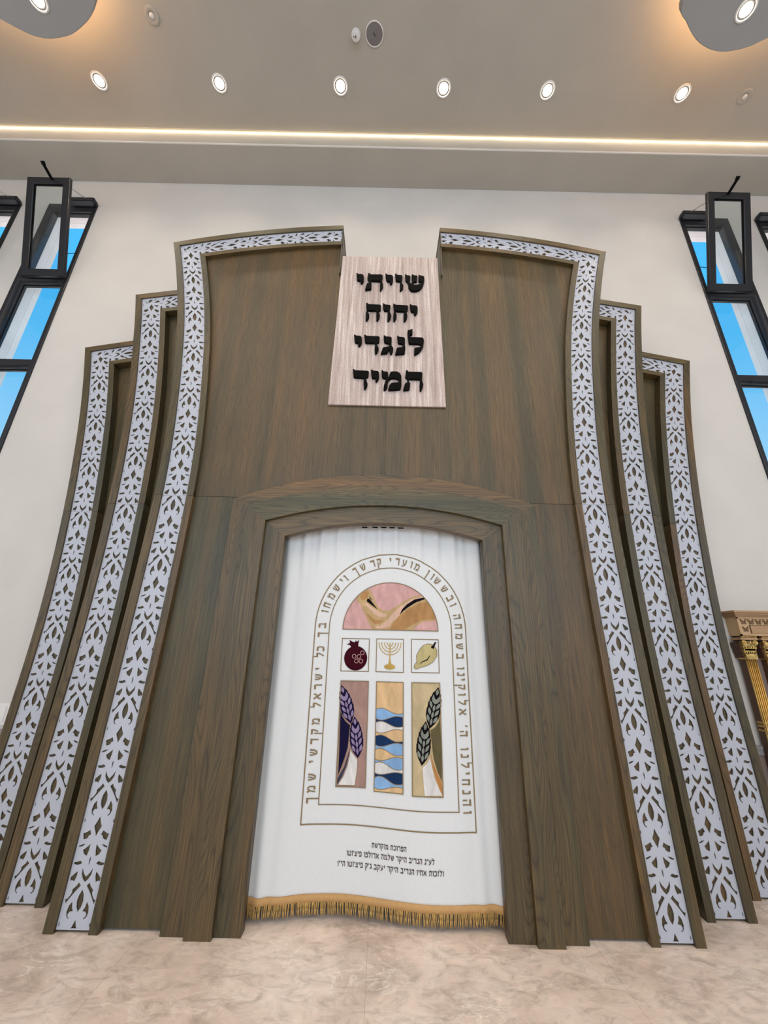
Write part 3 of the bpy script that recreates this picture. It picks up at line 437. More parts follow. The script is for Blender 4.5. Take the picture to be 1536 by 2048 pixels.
MOT = {
 'diamond': ([(.0, 0), (.10, .05), (.22, .095), (.10, .145), (.0, .192), (-.10, .145), (-.22, .095), (-.10, .05)], 0),
 'slit': ([(.89, .014), (.93, .03), (.91, .053), (.87, .045)], 1),
 'flag': ([(.42, .137), (.58, .157), (.79, .172), (.75, .198), (.72, .229), (.58, .225), (.47, .212), (.43, .19), (.32, .18)], 1),
 'dash': ([(.53, .276), (.67, .280), (.85, .295), (.83, .306), (.66, .297)], 1),
 'petal': ([(.20, .278), (.36, .308), (.56, .337), (.46, .374), (.27, .391), (.21, .337)], 1),
 'cslit': ([(0, .401), (.035, .43), (.02, .465), (0, .478), (-.02, .465), (-.035, .43)], 0),
 'leaf': ([(.47, .462), (.58, .444), (.72, .454), (.89, .458), (.85, .476), (.7, .480), (.56, .474)], 1),
 'chev': ([(-.29, .513), (-.17, .558), (0, .592), (.17, .558), (.29, .513), (.28, .569), (.16, .613), (0, .641), (-.16, .613), (-.28, .569)], 0),
 'shield': ([(.58, .546), (.73, .571), (.90, .603), (.88, .632), (.77, .628), (.65, .640), (.58, .601), (.56, .571)], 1),
 'bow': ([(.34, .652), (.42, .681), (.62, .718), (.60, .744), (.67, .773), (.79, .800), (.89, .804), (.82, .842), (.68, .800), (.46, .742), (.20, .681), (.30, .663)], 1),
 'lens': ([(0, .722), (.13, .769), (.18, .822), (.13, .875), (0, .918), (-.13, .875), (-.18, .822), (-.13, .769)], 0),
 'hook': ([(.44, .834), (.58, .871), (.64, .924), (.59, .963), (.46, .984), (.42, .975), (.51, .963), (.54, .943), (.47, .922), (.30, .916), (.39, .879)], 1)}
def unit(m):
    out = []
    for pts, mir in MOT.values():
        out.append(pts)
        if mir: out.append([(-a, b) for a, b in pts][::-1])
    big = []
    for p in out:
        ca, cb = sum(a for a, b in p)/len(p), sum(b for a, b in p)/len(p); k = 1.07 if area(p) > .012 else 1.22
        big.append([(ca+(a-ca)*k, cb+(b-cb)*k) for a, b in p])
    return big
def clip(poly, f):
    """keep the part of poly where f(p) >= 0"""
    out = []; n = len(poly)
    for i in range(n):
        a, b = poly[i], poly[(i+1) % n]; fa, fb = f(a), f(b)
        if fa >= 0: out.append(a)
        if (fa >= 0) != (fb >= 0):
            t = fa/(fa-fb); out.append((a[0]+(b[0]-a[0])*t, a[1]+(b[1]-a[1])*t))
    return out
def area(p): return abs(sum(p[i][0]*p[(i+1) % len(p)][1]-p[(i+1) % len(p)][0]*p[i][1] for i in range(len(p)))/2)
UNIT = unit(0)
def side_holes(t, z0, z1):
    """openings of the vertical strip between z0 and z1, trimmed at the mitre"""
    zo, zi = t.corner(1), t.corner(2); po = (t.X(1, zo), zo); pi_ = (t.X(2, zi), zi)
    d = (po[0]-pi_[0], po[1]-pi_[1]); ln = math.hypot(*d)
    mit = lambda p: ((p[0]-pi_[0])*d[1]-(p[1]-pi_[1])*d[0])/ln - .003
    res = []
    for k in range(-1, len(ZK)-1):
        lo, hi = (ZK[k], ZK[k+1]) if k >= 0 else (ZK[0]-.511, ZK[0])
        if hi < z0-.6 or lo > z1+.1: continue
        for p in UNIT:
            q = []
            for a, b in p:
                z = hi-(hi-lo)*b
                zz = min(max(z, 0), 6); xl, xr = t.X(1, zz), t.X(2, zz); q.append(((xl+xr)/2 - a*(xl-xr)/2*.985, z))
            q = clip(q, lambda p_: p_[1]-max(z0+.006, .017))
            if len(q) > 2: q = clip(q, lambda p_: z1-.004-p_[1])
            if len(q) > 2 and z1 > 3: q = clip(q, mit)
            if len(q) > 2 and area(q) > 4e-5: res.append(q)
    return res
def top_holes(t, xend):
    zo, zi = t.corner(1), t.corner(2); po = (t.X(1, zo), zo); pi_ = (t.X(2, zi), zi)
    d = (po[0]-pi_[0], po[1]-pi_[1]); ln = math.hypot(*d)
    mit = lambda p: -((p[0]-pi_[0])*d[1]-(p[1]-pi_[1])*d[0])/ln - .003
    res = []; k = 0
    while po[0]-.495*k > xend:
        for p in UNIT:
            q = []
            for a, b in p:
                x = po[0]-.495*(k+b); zt, zb = t.T(1, x), t.T(2, x); q.append((x, (zt+zb)/2 + a*(zt-zb)/2*.97))
            q = clip(q, mit)
            if len(q) > 2: q = clip(q, lambda p_: p_[0]-xend-.006)
            if len(q) > 2 and area(q) > 4e-5: res.append(q)
        k += 1
    return res
def mir(loops, s): return [[(s*a, b) for a, b in L][::(1 if s > 0 else -1)] for L in loops]
GAP = .0012
def tier_parts(root, i, s, xend, f=None):
    t = TI[i]; y = t.y
    cl = (lambda P, g=.003: clip(P, lambda p: p[0]-f.X(0, p[1])-g)) if f else (lambda P, g=0: P)
    deep = YW-.002-y if i != 9 else 0
    F = lambda n, loops, yy, th, m, bev=0: flat(n, mir(loops, s), yy, th, m, root, bev)
    zc0, zc1, zc2, zc3 = (t.corner(k) for k in range(4))
    # outer board, in two lengths meeting at the joint
    F('outer_trim', [t.side(0, 0, SEAM-GAP) + t.side(1, 0, SEAM-GAP)[::-1]], y, deep, M['woodb'])
    F('outer_trim', [t.side(0, SEAM+GAP, 9) + t.side(1, SEAM+GAP, 9)[::-1]], y, deep, M['woodb'])
    F('top_trim', [cl(t.topc(0, xend) + t.topc(1, xend)[::-1])], y, deep, M['woodh'])
    rec = .040 if i == 0 else .085
    F('inner_trim', [t.side(2, 0, SEAM-GAP) + t.side(3, 0, SEAM-GAP)[::-1]], y, rec+.012, M['woodb'])
    F('inner_trim', [t.side(2, SEAM+GAP, 9) + t.side(3, SEAM+GAP, 9)[::-1]], y, rec+.012, M['woodb'])
    F('inner_top_trim', [cl(t.topc(2, xend) + t.topc(3, xend)[::-1])], y, rec+.012, M['woodh'])
    # backing board behind the openings
    F('backing_board', [cl([(x-.002, z) for x, z in t.side(1, .003, 9)] + [(x, z-.002) for x, z in t.topc(1, xend)[1:]] + [(x, z+.002) for x, z in t.topc(2, xend)[::-1]] + [(x+.002, z) for x, z in t.side(2, .003, 9)[::-1]])], y+.024, .012, M['wood'])
    # pierced white lattice: lower length, upper length, top length
    e = .0012
    ins = lambda pts, k: [(x-(e if k == 1 else -e), z) for x, z in pts]
    a = [ins(t.side(1, .014, SEAM-.001), 1) + ins(t.side(2, .014, SEAM-.001), 2)[::-1]] + side_holes(t, .014, SEAM-.001)
    F('lattice_strip', a, y+.015, .005, M['metal_white'])
    a = [ins(t.side(1, SEAM+.001, 9), 1) + ins(t.side(2, SEAM+.001, 9), 2)[::-1]] + side_holes(t, SEAM+.001, 9)
    F('lattice_strip', a, y+.015, .005, M['metal_white'])
    to = [(x, z-e) for x, z in t.topc(1, xend+.002)]; ti = [(x, z+e) for x, z in t.topc(2, xend+.002)]
    F('lattice_strip', [cl(to + ti[::-1])] + [h for h in (cl(h, .010) for h in top_holes(t, xend)) if len(h) > 2 and area(h) > 4e-5], y+.015, .005, M['metal_white'])
    return rec
def wing(i, s, label):
    t, f = TI[i], TI[i-1]
    z_in = lambda x: x
    root = empty('stepped_side_wing', label, 'ark wing', (s*t.X(1, 0), t.y, 0))
    # where this tier's top boards disappear behind the tier in front
    zt = t.T(0, t.X(0, t.corner(0))); xend = f.X(0, zt-.30) - .04
    rec = tier_parts(root, i, s, xend, f)
    inner = t.side(3, .010, 9)
    zi = t.corner(3); fz = [(f.X(0, z)+(.016 if i == 2 else .010), z) for z in [zi*k/60 + .010*(1-k/60) for k in range(61)]]
    topj = t.T(3, fz[-1][0])
    for a, b in ((.010, SEAM+.004), (SEAM+.006, 99)):
        A = [p for p in t.side(3, a, b)]
        zmax = A[-1][1]
        Bp = [p for p in fz if a-1e-6 <= p[1] <= min(b, zmax)]
        Bp = [(f.X(0, a)+.008, a)] + Bp
        top = []
        if b > 50: top = [(Bp[-1][0]+.004, t.T(3, Bp[-1][0]))]
        else: Bp.append((f.X(0, b)+.008, b))
        flat('recessed_panel', mir([A + top + Bp[::-1]], s), t.y+rec, .012, M['wood'], root)
    return root
# central body
ark = empty('torah_ark', 'tall curved grey-brown oak ark front with pierced white borders around a curtained arch', 'ark', (0, 2.925, 0))
tier_parts(ark, 0, -1, .512); tier_parts(ark, 0, 1, .545)
t = TI[0]
YP = 2.966
def arc(a, s, p, n=28, x0=None, x1=None):
    """points of the circle arc through (-a,s),(0,p),(a,s), left to right"""
    h = p-s; r = (a*a+h*h)/(2*h); c = p-r
    x0 = -a if x0 is None else x0; x1 = a if x1 is None else x1
    return [(x0+(x1-x0)*i/n, c+math.sqrt(max(0, r*r-(x0+(x1-x0)*i/n)**2))) for i in range(n+1)]
# upper panel in two leaves with a middle joint, lower panels at each side
for s, xn in ((-1, .512), (1, .545)):
    A = t.side(3, SEAM+.010, 9); B = t.topc(3, xn)[1:]
    flat('upper_panel', mir([A + B + [(xn, 5.30), (.001, 5.30), (.001, 2.63), (1.10, 2.63), (1.10, SEAM+.010)]], s), YP, .014, M['wood'], ark)
    A = t.side(3, .012, SEAM+.007)
    flat('lower_panel', mir([A + [(.97, SEAM+.007), (.97, .012)]], s), YP, .014, M['wood'], ark)
    boxes('notch_return', [(s*xn-.008*(s < 0), s*xn+.008*(s > 0), 2.927, YW-.002, 5.25, T1(xn)-.002)] if s < 0 else [(xn, xn+.008, 2.927, YW-.002, 5.25, T1(xn)-.002)], M['wood'], ark)
# arched door surround in three stepped mouldings
O = (1.225, 2.722, 2.966); Bd = (1.088, 2.655, 2.842); Mi = (.938, 2.535, 2.682); In = (.778, 2.42, 2.545)
def surround(name, o, i, y, thick, xo=None):
    ob, ib = o[0], i[0]
    xo = xo or ob
    for s in (-1, 1):
        flat(name+'_upright', mir([[(xo, 0), (ob, o[1]), (ib, i[1]), (ib, 0)]], s), y, thick, M['woodb'], ark, bev=.0015)
    flat(name+'_arch', [arc(*o) + arc(*i)[::-1]], y, thick, M['woodh'], ark, bev=.0015)
surround('outer_moulding', O, Bd, 2.924, .044, 1.245)
surround('middle_moulding', (Bd[0]+.002, Bd[1]+.002, Bd[2]+.002), Mi, 2.893, .075, 1.095)
surround('inner_moulding', (Mi[0]+.03, Mi[1]+.02, Mi[2]+.03), In, 2.926, .072)
# curtain recess behind the surround, its shade put into a near-black colour
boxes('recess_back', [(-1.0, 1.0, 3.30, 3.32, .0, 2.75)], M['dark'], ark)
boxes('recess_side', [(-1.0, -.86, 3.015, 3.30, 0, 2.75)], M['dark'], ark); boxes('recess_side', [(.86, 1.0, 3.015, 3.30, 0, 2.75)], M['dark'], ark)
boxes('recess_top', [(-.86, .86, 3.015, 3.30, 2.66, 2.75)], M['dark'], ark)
for x in (-.155, -.07, .0, .07, .14): boxes('curtain_hook', [(x-.022, x+.022, 3.000, 3.012, 2.526-.10*x*x, 2.534-.10*x*x)], M['black'], ark)

for i, nm in ((1, 'middle'), (2, 'outermost')):
    for s, sd in ((-1, 'left'), (1, 'right')):
        wing(i, s, '%s %s stepped wing of the wooden ark with a pierced white border' % (nm, sd))

# ------------------------------------------------------------------ stone plaque with raised letters
pl = empty('stone_plaque', 'pale striped stone plaque with four lines of black Hebrew letters above the arch', 'plaque', (0, 2.87, 3.62))
kp = 2.945/2.872; up = lambda P: [(x*kp, EYE+(z-EYE)*kp) for x, z in P]
flat('stone_slab', [up([(-.512, 3.612), (.522, 3.612), (.492, 5.418), (-.482, 5.418)])], 2.945, .0205, M['stone'], pl, bev=.003)
for gl in SIGN:
    flat('raised_letter', [up(g) for g in gl], 2.919, .0255, M['black'], pl, bev=.0015)

# ------------------------------------------------------------------ curtain
WT = [(-.85, 3.065), (-.8, 3.071), (-.59, 3.100), (-.45, 3.128), (-.35, 3.143), (-.25, 3.150), (-.16, 3.148), (-.05, 3.120), (.03, 3.098), (.15, 3.065), (.25, 3.047), (.33, 3.040), (.45, 3.042), (.58, 3.047), (.8, 3.063), (.85, 3.066)]
WT = smooth_tab(WT, .05, 3)
def cy(x, z):
    k = min(1, max(0, (2.1-z)/1.7)); k = k*k*(3-2*k)
    w = (itp(WT, x)-3.09)*.92*k
    top = min(1, max(0, (z-2.10)/.35))
    f = (.0105*math.sin(x*41+.6*math.sin(x*13)) + .004*math.sin(x*93+1.3))*top
    k2 = min(1, max(0, (abs(x-.07)-.40)/.2)); f += .0030*math.sin(x*11+z*1.3) + .0045*math.sin(x*24-z*.9)*k2
    ed = max(0, abs(x)-.62)/.18; f += .020*math.sin(x*46+z*.5)*ed
    return 3.066 + w + f
cur = empty('ark_curtain', 'white curtain in the arch embroidered with a shofar, fruit, menorah, water and wheat', 'curtain', (0, 3.066, .05))
bm = bmesh.new(); nx, nz = 200, 90; X0, X1, Z0, Z1 = -.845, .845, .108, 2.60
g_ = [[bm.verts.new((X0+(X1-X0)*i/nx, cy(X0+(X1-X0)*i/nx, Z0+(Z1-Z0)*j/nz), Z0+(Z1-Z0)*j/nz)) for j in range(nz+1)] for i in range(nx+1)]
for i in range(nx):
    for j in range(nz): bm.faces.new((g_[i][j], g_[i+1][j], g_[i+1][j+1], g_[i][j+1]))
for fc in bm.faces: fc.normal_update()
cm = mesh_from('curtain_cloth', bm, M['curtain'], cur, True)
md = cm.modifiers.new('t', 'SOLIDIFY'); md.thickness = .004; md.offset = -1 if cm.data.polygons[0].normal.y < 0 else 1
def patch_bm(bm, loops, lay, gx=.02, gz=.04, fy=None):
    """lay filled loops on the curtain, lay = layer count in front of it"""
    me = flat_mesh(loops, .0001)
    b = bmesh.new(); b.from_mesh(me); bpy.data.meshes.remove(me)
    kill = [f for f in b.faces if f.calc_center_median().z < .00001 or abs(f.normal.z) < .5]
    bmesh.ops.delete(b, geom=kill, context='FACES')
    xs = [v.co.x for v in b.verts]; zs = [v.co.y for v in b.verts]
    if not xs: b.free(); return
    for k in range(int(min(xs)/gx)-1, int(max(xs)/gx)+2):
        bmesh.ops.bisect_plane(b, geom=b.verts[:]+b.edges[:]+b.faces[:], plane_co=(k*gx, 0, 0), plane_no=(1, 0, 0))
    for k in range(int(min(zs)/gz)-1, int(max(zs)/gz)+2):
        bmesh.ops.bisect_plane(b, geom=b.verts[:]+b.edges[:]+b.faces[:], plane_co=(0, k*gz, 0), plane_no=(0, 1, 0))
    mp = {}
    for v in b.verts: mp[v] = bm.verts.new((v.co.x, (fy or cy)(v.co.x, v.co.y) - .0018 - .0009*lay, v.co.y))
    for f in b.faces:
        if len(set(f.verts)) > 2:
            try: bm.faces.new([mp[v] for v in f.verts])
            except ValueError: pass
    b.free()
def patch(name, groups, mat_, lay, parent=None):
    bm = bmesh.new()
    for L in groups: patch_bm(bm, L, lay)
    me = bpy.data.meshes.new(name)
    for f in bm.faces: f.normal_update()
    for f in bm.faces:
        if f.normal.y > 0: f.normal_flip()
    bm.to_mesh(me); bm.free(); o = fin(name, me, mat_, parent or cur, True); origin(o, parent or cur); return o
def ring_loops(outer, w):
    """outline of width w just inside a rectangle-like closed path (offset by normals)"""
    n = len(outer); ar = sum(outer[i][0]*outer[(i+1) % n][1]-outer[(i+1) % n][0]*outer[i][1] for i in range(n))
    sg = 1 if ar > 0 else -1; inn = []
    for i in range(n):
        a, b, c = outer[i-1], outer[i], outer[(i+1) % n]
        d1 = Vector((b[0]-a[0], b[1]-a[1])).normalized(); d2 = Vector((c[0]-b[0], c[1]-b[1])).normalized()
        n1 = Vector((-d1.y, d1.x))*sg; n2 = Vector((-d2.y, d2.x))*sg; m_ = n1+n2
        if m_.length < .1: m_ = n1
        m_.normalize(); k = w/max(.35, m_.dot(n1)); inn.append((b[0]+m_.x*k, b[1]+m_.y*k))
    return [outer, inn]
def stroke(pts, w):
    """polyline -> quads, mitred"""
    P = [Vector(p) for p in pts]; Lft, Rgt = [], []
    for i, p in enumerate(P):
        d1 = (p-P[i-1]).normalized() if i else (P[1]-p).normalized(); d2 = (P[i+1]-p).normalized() if i < len(P)-1 else d1
        n1 = Vector((-d1.y, d1.x)); n2 = Vector((-d2.y, d2.x)); m_ = (n1+n2).normalized(); k = w/2/max(.5, m_.dot(n1))
        Lft.append(tuple(p+m_*k)); Rgt.append(tuple(p-m_*k))
    return Lft + Rgt[::-1]
def circ(c, r, n=32): return [(c[0]+r*math.cos(2*math.pi*k/n), c[1]+r*math.sin(2*math.pi*k/n)) for k in range(n)]
CX = .068
def arch_path(h, zs, zb): return [(CX-h, zb)] + [(CX-h, zb+(zs-zb)*k/8) for k in range(1, 8)] + [(CX-h*math.cos(math.pi*k/36), zs+h*math.sin(math.pi*k/36)) for k in range(37)] + [(CX+h, zs-(zs-zb)*k/8) for k in range(1, 9)]
patch('braid_border', [ring_loops(arch_path(.578, 1.745, .484), .008), ring_loops(arch_path(.470, 1.742, .594), .007)], M['gold_thread'], 1)
# shofar lunette
semi = [(CX-.366*math.cos(math.pi*k/36), 1.728+.366*math.sin(math.pi*k/36)) for k in range(37)]
inc = lambda poly: clip_circ(poly)
lun = patch('shofar_patch', [[semi]], M['pink'], 1)
def csemi(poly):
    out = []
    for x, z in poly:
        d = math.hypot(x-CX, z-1.728)
        if d > .361: x, z = CX+(x-CX)*.361/d, 1.728+(z-1.728)*.361/d
        out.append((x, max(z, 1.730)))
    return out
patch('shofar_shape', [[csemi(ART['tan'])]], M['tan'], 2, lun)
patch('shofar_peach_band', [[csemi(ART['band'])], [csemi(ART['band2'])]], M['skin'], 3, lun)  # peach satin bands sewn on the horn
patch('shofar_brown_fill', [[csemi(ART['brown'])], [csemi(ART['brown2'])], [csemi(ART['mouth'])]], M['brown'], 3, lun)  # bronze satin pieces sewn on the horn
for k_ in ('blk1', 'blk1b', 'blk2'): patch('shofar_slit', [[csemi(ART[k_])]], M['blackc'], 4, lun)
patch('lunette_outline', [ring_loops(semi, .0065)], M['gold_thread'], 4, lun)
# three small squares
def square(name, x0, x1, z0, z1):
    return patch(name, [ring_loops(rect(x0, x1, z0, z1), .006)], M['gold_thread'], 1)
pc, pr = PTS['pom'], PTS['pomr'][0]-PTS['pom'][0]
q1 = square('pomegranate_square', -.298, -.087, 1.432, 1.667)
crown = ART['crown']
patch('pomegranate', [[circ(pc, pr*1.0, 40)], [crown]], M['maroon'], 2, q1)
patch('seed_ring', [[circ(c, .0155, 20), circ(c, .0122, 20)] for c in RINGS], M['ringc'], 3, q1)
q2 = square('menorah_square', -.037, .171, 1.432, 1.669)
mx, mz = PTS['men'][0], PTS['men'][1]-.002
arms = []
for r0 in (.0215, .042, .0625, .083):
    arms.append([stroke([(mx-r0*math.cos(math.pi*k/18), mz-r0*math.sin(math.pi*k/18)) for k in range(19)], .0052)])
    arms.append([rect(mx-r0-.004, mx-r0+.004, mz-.002, mz+.004)]); arms.append([rect(mx+r0-.004, mx+r0+.004, mz-.002, mz+.004)])
arms.append([rect(mx-.0035, mx+.0035, 1.49, mz+.004)])
arms.append([[(mx-.012, 1.487), (mx-.005, 1.515), (mx-.004, 1.53), (mx+.004, 1.53), (mx+.005, 1.515), (mx+.012, 1.487)]])
arms.append([[(mx+.041*math.cos(2*math.pi*k/24), 1.471+.019*math.sin(2*math.pi*k/24)) for k in range(24)]])
patch('menorah', arms, M['goldm'], 2, q2)
q3 = square('citron_square', .225, .434, 1.434, 1.671)
patch('citron', [[ART['etrog']]], M['etrog'], 2, q3)
patch('citron_outline', [ring_loops(ART['etrog'], .004)], M['gold_thread'], 3, q3)
patch('citron_stem', [[ART['etstem']]], M['blackc'], 4, q3); patch('citron_crease', [[ART['etline']]], M['blackc'], 4, q3)
# three tall panels
def ear(tip, foot, parent, dark, grain, n=3):
    tip, foot = Vector(tip), Vector(foot); ax = foot-tip; Ln = ax.length; ax.normalize(); nr = Vector((ax.y, -ax.x))
    hw = Ln*.172
    P = lambda a, s: tuple(tip + ax*(a*Ln) + nr*(s*hw))
    prof = [(0, 0), (.09, .30), (.155, .52), (.145, .60), (.27, .74), (.26, .84), (.40, .92), (.39, 1.0), (.55, 1.0), (.54, 1.08), (.70, .98), (.69, 1.04), (.84, .66), (.93, .30), (1.0, 0)]
    out = [P(a, s) for a, s in prof] + [P(a, -s) for a, s in prof[-2:0:-1]]
    patch('wheat_ear', [[out]], dark, 3, parent)
    def gr(a0, s0, a1, s1, w):
        A, B = Vector(P(a0, s0)), Vector(P(a1, s1)); d = B-A; nn = Vector((-d.y, d.x)).normalized()*w*hw
        return [[tuple(A), tuple(A+d*.3+nn*.8), tuple(A+d*.6+nn), tuple(B-d*.08+nn*.3), tuple(B), tuple(B-d*.08-nn*.3), tuple(A+d*.6-nn), tuple(A+d*.3-nn*.8)]]
    gs = [gr(.05, 0, .21, .02, .23)]
    gs.append([[P(.20, -.48), P(.30, -.12), P(.30, .12), P(.20, .48), P(.31, .62), P(.38, .40), P(.42, 0), P(.38, -.40), P(.31, -.62)]])
    for a in (.36, .52, .68):
        for s in (-1, 1): gs.append(gr(a, s*.78, a+.17, s*.34, .22))
    for a in (.43, .59, .75): gs.append(gr(a, 0, a+.17, 0, .2))
    patch('wheat_grain', gs, grain, 4, parent)
def cr(poly, x0, x1, z0, z1):
    for f in (lambda p: p[0]-x0, lambda p: x1-p[0], lambda p: p[1]-z0, lambda p: z1-p[1]): poly = clip(poly, f)
    return poly
R1 = (-.292, -.084, .699, 1.371); R2_ = (-.030, .170, .684, 1.371); R3 = (.226, .435, .677, 1.372)
p1 = patch('wheat_panel', [[rect(*R1[:2], *R1[2:])]], M['mauve'], 1)
patch('dark_field', [[cr(ART['navy'], *R1)]], M['navy'], 2, p1); patch('grey_field', [[cr(ART['sliver'], *R1)]], M['grey'], 2, p1)
patch('white_field', [[cr(ART['white1'], *R1)]], M['whites'], 2, p1)
halo = lambda e_, k=1.0: None
ear(*EARS['e1'], p1, M['navy'], M['purple']); ear(*EARS['e2'], p1, M['navy'], M['purple'])
patch('panel_outline', [ring_loops(rect(*R1), .006)], M['gold_thread'], 5, p1)
p3 = patch('wheat_panel', [[rect(*R3)]], M['sand'], 1)
patch('dark_field', [[cr(ART['olive'], *R3)]], M['olive'], 2, p3); patch('copper_field', [[cr(ART['orange'], *R3)]], M['orange'], 2, p3)
patch('white_field', [[cr(ART['white3'], *R3)]], M['whites'], 2, p3)
ear(*EARS['e3'], p3, M['blackc'], M['sage']); ear(*EARS['e4'], p3, M['blackc'], M['sage'])
patch('panel_outline', [ring_loops(rect(*R3), .006)], M['gold_thread'], 5, p3)
edges_ = []
for nm, c_, p_ in (('navy', M['gold_thread'], p1), ('white1', M['gold_thread'], p1), ('olive', M['tan'], p3), ('white3', M['tan'], p3)):
    rr = R1 if p_ is p1 else R3; patch('field_outline', [ring_loops(cr(ART[nm], *rr), .0035)], c_, 2.5, p_)
p2 = patch('water_panel', [[rect(*R2_)]], M['peach'], 1)
def wv(k, n=24):
    a, b = WAVES[k]; pts = []
    for i in range(n+1):
        u = i/n; c = math.cos(math.pi*min(1, max(0, (u-.20)/.58)))
        z = (a+b)/2+(a-b)/2*c
        sag = .10*abs(a-b)+.004
        if u < .20: z -= (1 if a > b else -1)*sag*((.20-u)/.20)**2*1.6
        if u > .78: z += (1 if a > b else -1)*sag*((u-.78)/.22)**2*.9
        pts.append((R2_[0]+(R2_[1]-R2_[0])*u, z))
    return pts
for k, c_ in enumerate(['blue', 'dblue', 'whites', 'peach', 'dblue', 'blue', 'peach', 'blue', 'whites', 'dblue', 'blue']):
    if c_ == 'peach': continue
    patch('wave_band', [[wv(k) + wv(k+1)[::-1]]], M[c_], 2, p2)
patch('wave_outline', [[stroke(wv(k), .0042)] for k in range(12)], M['gold_thread'], 3, p2)
patch('panel_outline', [ring_loops(rect(*R2_), .006)], M['gold_thread'], 5, p2)

# Hebrew lettering: strokes on a 10-unit body (points, pen width)
T_, t_ = 2.4, 1.6
GL = {
 'א': (8, [([(.6, 9.6), (7.4, .4)], 2.1), ([(6.7, 9.8), (6.6, 7.4), (4.8, 5.2)], 1.7), ([(1, .2), (1.2, 2.8), (3.2, 5)], 1.7)]),
 'ב': (7.5, [([(.8, 8.9), (6.2, 8.9)], T_), ([(6, 9.4), (6, 1)], t_), ([(.2, 1.1), (7.6, 1.1)], T_)]),
 'ג': (5, [([(.8, 8.9), (4.2, 8.9)], T_), ([(3.9, 9), (4.6, .2)], t_), ([(4, 3.2), (.6, .8)], 1.9)]),
 'ד': (7, [([(.2, 8.9), (7, 8.9)], T_), ([(5.8, 9), (5.8, 0)], t_)]),
 'ה': (7, [([(.2, 8.9), (7, 8.9)], T_), ([(5.9, 9), (5.9, 0)], t_), ([(1.2, 5.4), (1.2, 0)], t_)]),
 'ו': (3, [([(.3, 8.9), (2.8, 8.9)], T_), ([(2.2, 9.2), (2.2, 0)], t_)]),
 'ז': (4, [([(.3, 8.9), (3.9, 8.9)], T_), ([(2.1, 9), (2.1, 0)], t_)]),
 'ח': (7, [([(.2, 8.9), (7, 8.9)], T_), ([(5.9, 9), (5.9, 0)], t_), ([(1.2, 9), (1.2, 0)], t_)]),
 'ט': (8, [([(1.2, 9.8), (1.2, 1)], t_), ([(.8, 1.1), (7.4, 1.1)], T_), ([(7, 1), (7, 9.2)], t_), ([(7.4, 8.8), (4.2, 8.4)], 1.7)]),
 'י': (3, [([(.3, 8.9), (2.8, 8.9)], T_), ([(2.3, 9.2), (2.0, 5)], t_)]),
 'כ': (7, [([(.4, 8.9), (5.2, 8.9)], T_), ([(4.8, 9.3), (6.1, 8), (6.1, 2), (4.8, .7)], t_), ([(.2, 1.1), (5.4, 1.1)], T_)]),
 'ך': (6.5, [([(.2, 8.9), (6.4, 8.9)], T_), ([(5.4, 9), (5.4, -4.2)], t_)]),
 'ל': (6.5, [([(.9, 13.4), (.9, 8.9)], 1.2), ([(.3, 8.9), (6.2, 8.9)], T_), ([(5.7, 9.3), (5.4, 6), (2.2, 0)], t_)]),
 'מ': (8, [([(.4, 9.6), (2.6, 7.2)], 2.1), ([(2.3, 7.4), (1.2, 0)], t_), ([(2.6, 7), (4.6, 9), (6, 8.7), (7, 7), (7, 1)], 1.6), ([(3.6, 1.1), (7.5, 1.1)], T_)]),
 'נ': (5, [([(1.2, 8.9), (4.3, 8.9)], T_), ([(3.9, 9.2), (3.9, 1)], t_), ([(.2, 1.1), (4.6, 1.1)], T_)]),
 'ן': (3, [([(.3, 8.9), (2.8, 8.9)], T_), ([(2.1, 9.2), (2.1, -4)], t_)]),
 'ע': (7.5, [([(1.2, 9.6), (2.2, 5), (4.2, 1.6)], 1.6), ([(6.4, 9.6), (6, 4), (4, 1.2), (.4, -.5)], 1.7)]),
 'פ': (7, [([(.9, 8.9), (5.2, 8.9)], T_), ([(5, 9.2), (6.1, 8), (6.1, 1.2)], t_), ([(.3, 1.1), (6.4, 1.1)], T_), ([(1.3, 8.9), (1.3, 5.5), (3.2, 5.1)], 1.5)]),
 'צ': (7, [([(.8, 9.6), (2.6, 7), (5.6, 2)], 1.8), ([(6, 9.6), (5.8, 7), (4, 4.8)], 1.6), ([(.3, 1.1), (6.5, 1.1)], T_)]),
 'ק': (7, [([(.2, 8.9), (6.4, 8.9)], T_), ([(5.9, 9.2), (5.7, 6), (3.8, 1)], t_), ([(1.4, 6), (1.4, -4.2)], t_)]),
 'ר': (6.5, [([(.2, 8.9), (5.8, 8.9)], T_), ([(5.2, 9.3), (5.8, 8), (5.8, 0)], t_)]),
 'ש': (8.5, [([(1.2, 9.8), (1.2, 7), (2.8, 1.2)], 1.6), ([(4.5, 9.8), (4.1, 6), (2.8, 3.2)], 1.4), ([(7.5, 9.8), (7.2, 5), (5.6, 1.5), (2.4, 1.1)], 2.0)]),
 'ת': (7.5, [([(.8, 8.9), (7, 8.9)], T_), ([(6.6, 9), (6.6, 0)], t_), ([(2, 9), (2, 1.2), (.2, .9)], 1.6)]),
 "'": (2, [([(1.6, 10.6), (.8, 7)], 1.5)]), '"': (3.4, [([(1.2, 10.6), (.6, 7.2)], 1.3), ([(3, 10.6), (2.4, 7.2)], 1.3)])}
def glyph(ch, c, ang, h, wk=1.0):
    w, ss = GL[ch]; k = h/10; ca, sa = math.cos(ang), math.sin(ang); out = []
    for pts, pw in ss:
        q = stroke(pts, pw)
        out.append([[(c[0]+((x-w/2)*k*wk)*ca-((y-5)*k)*sa, c[1]+((x-w/2)*k*wk)*sa+((y-5)*k)*ca) for x, y in q]])
    return out
gs = []
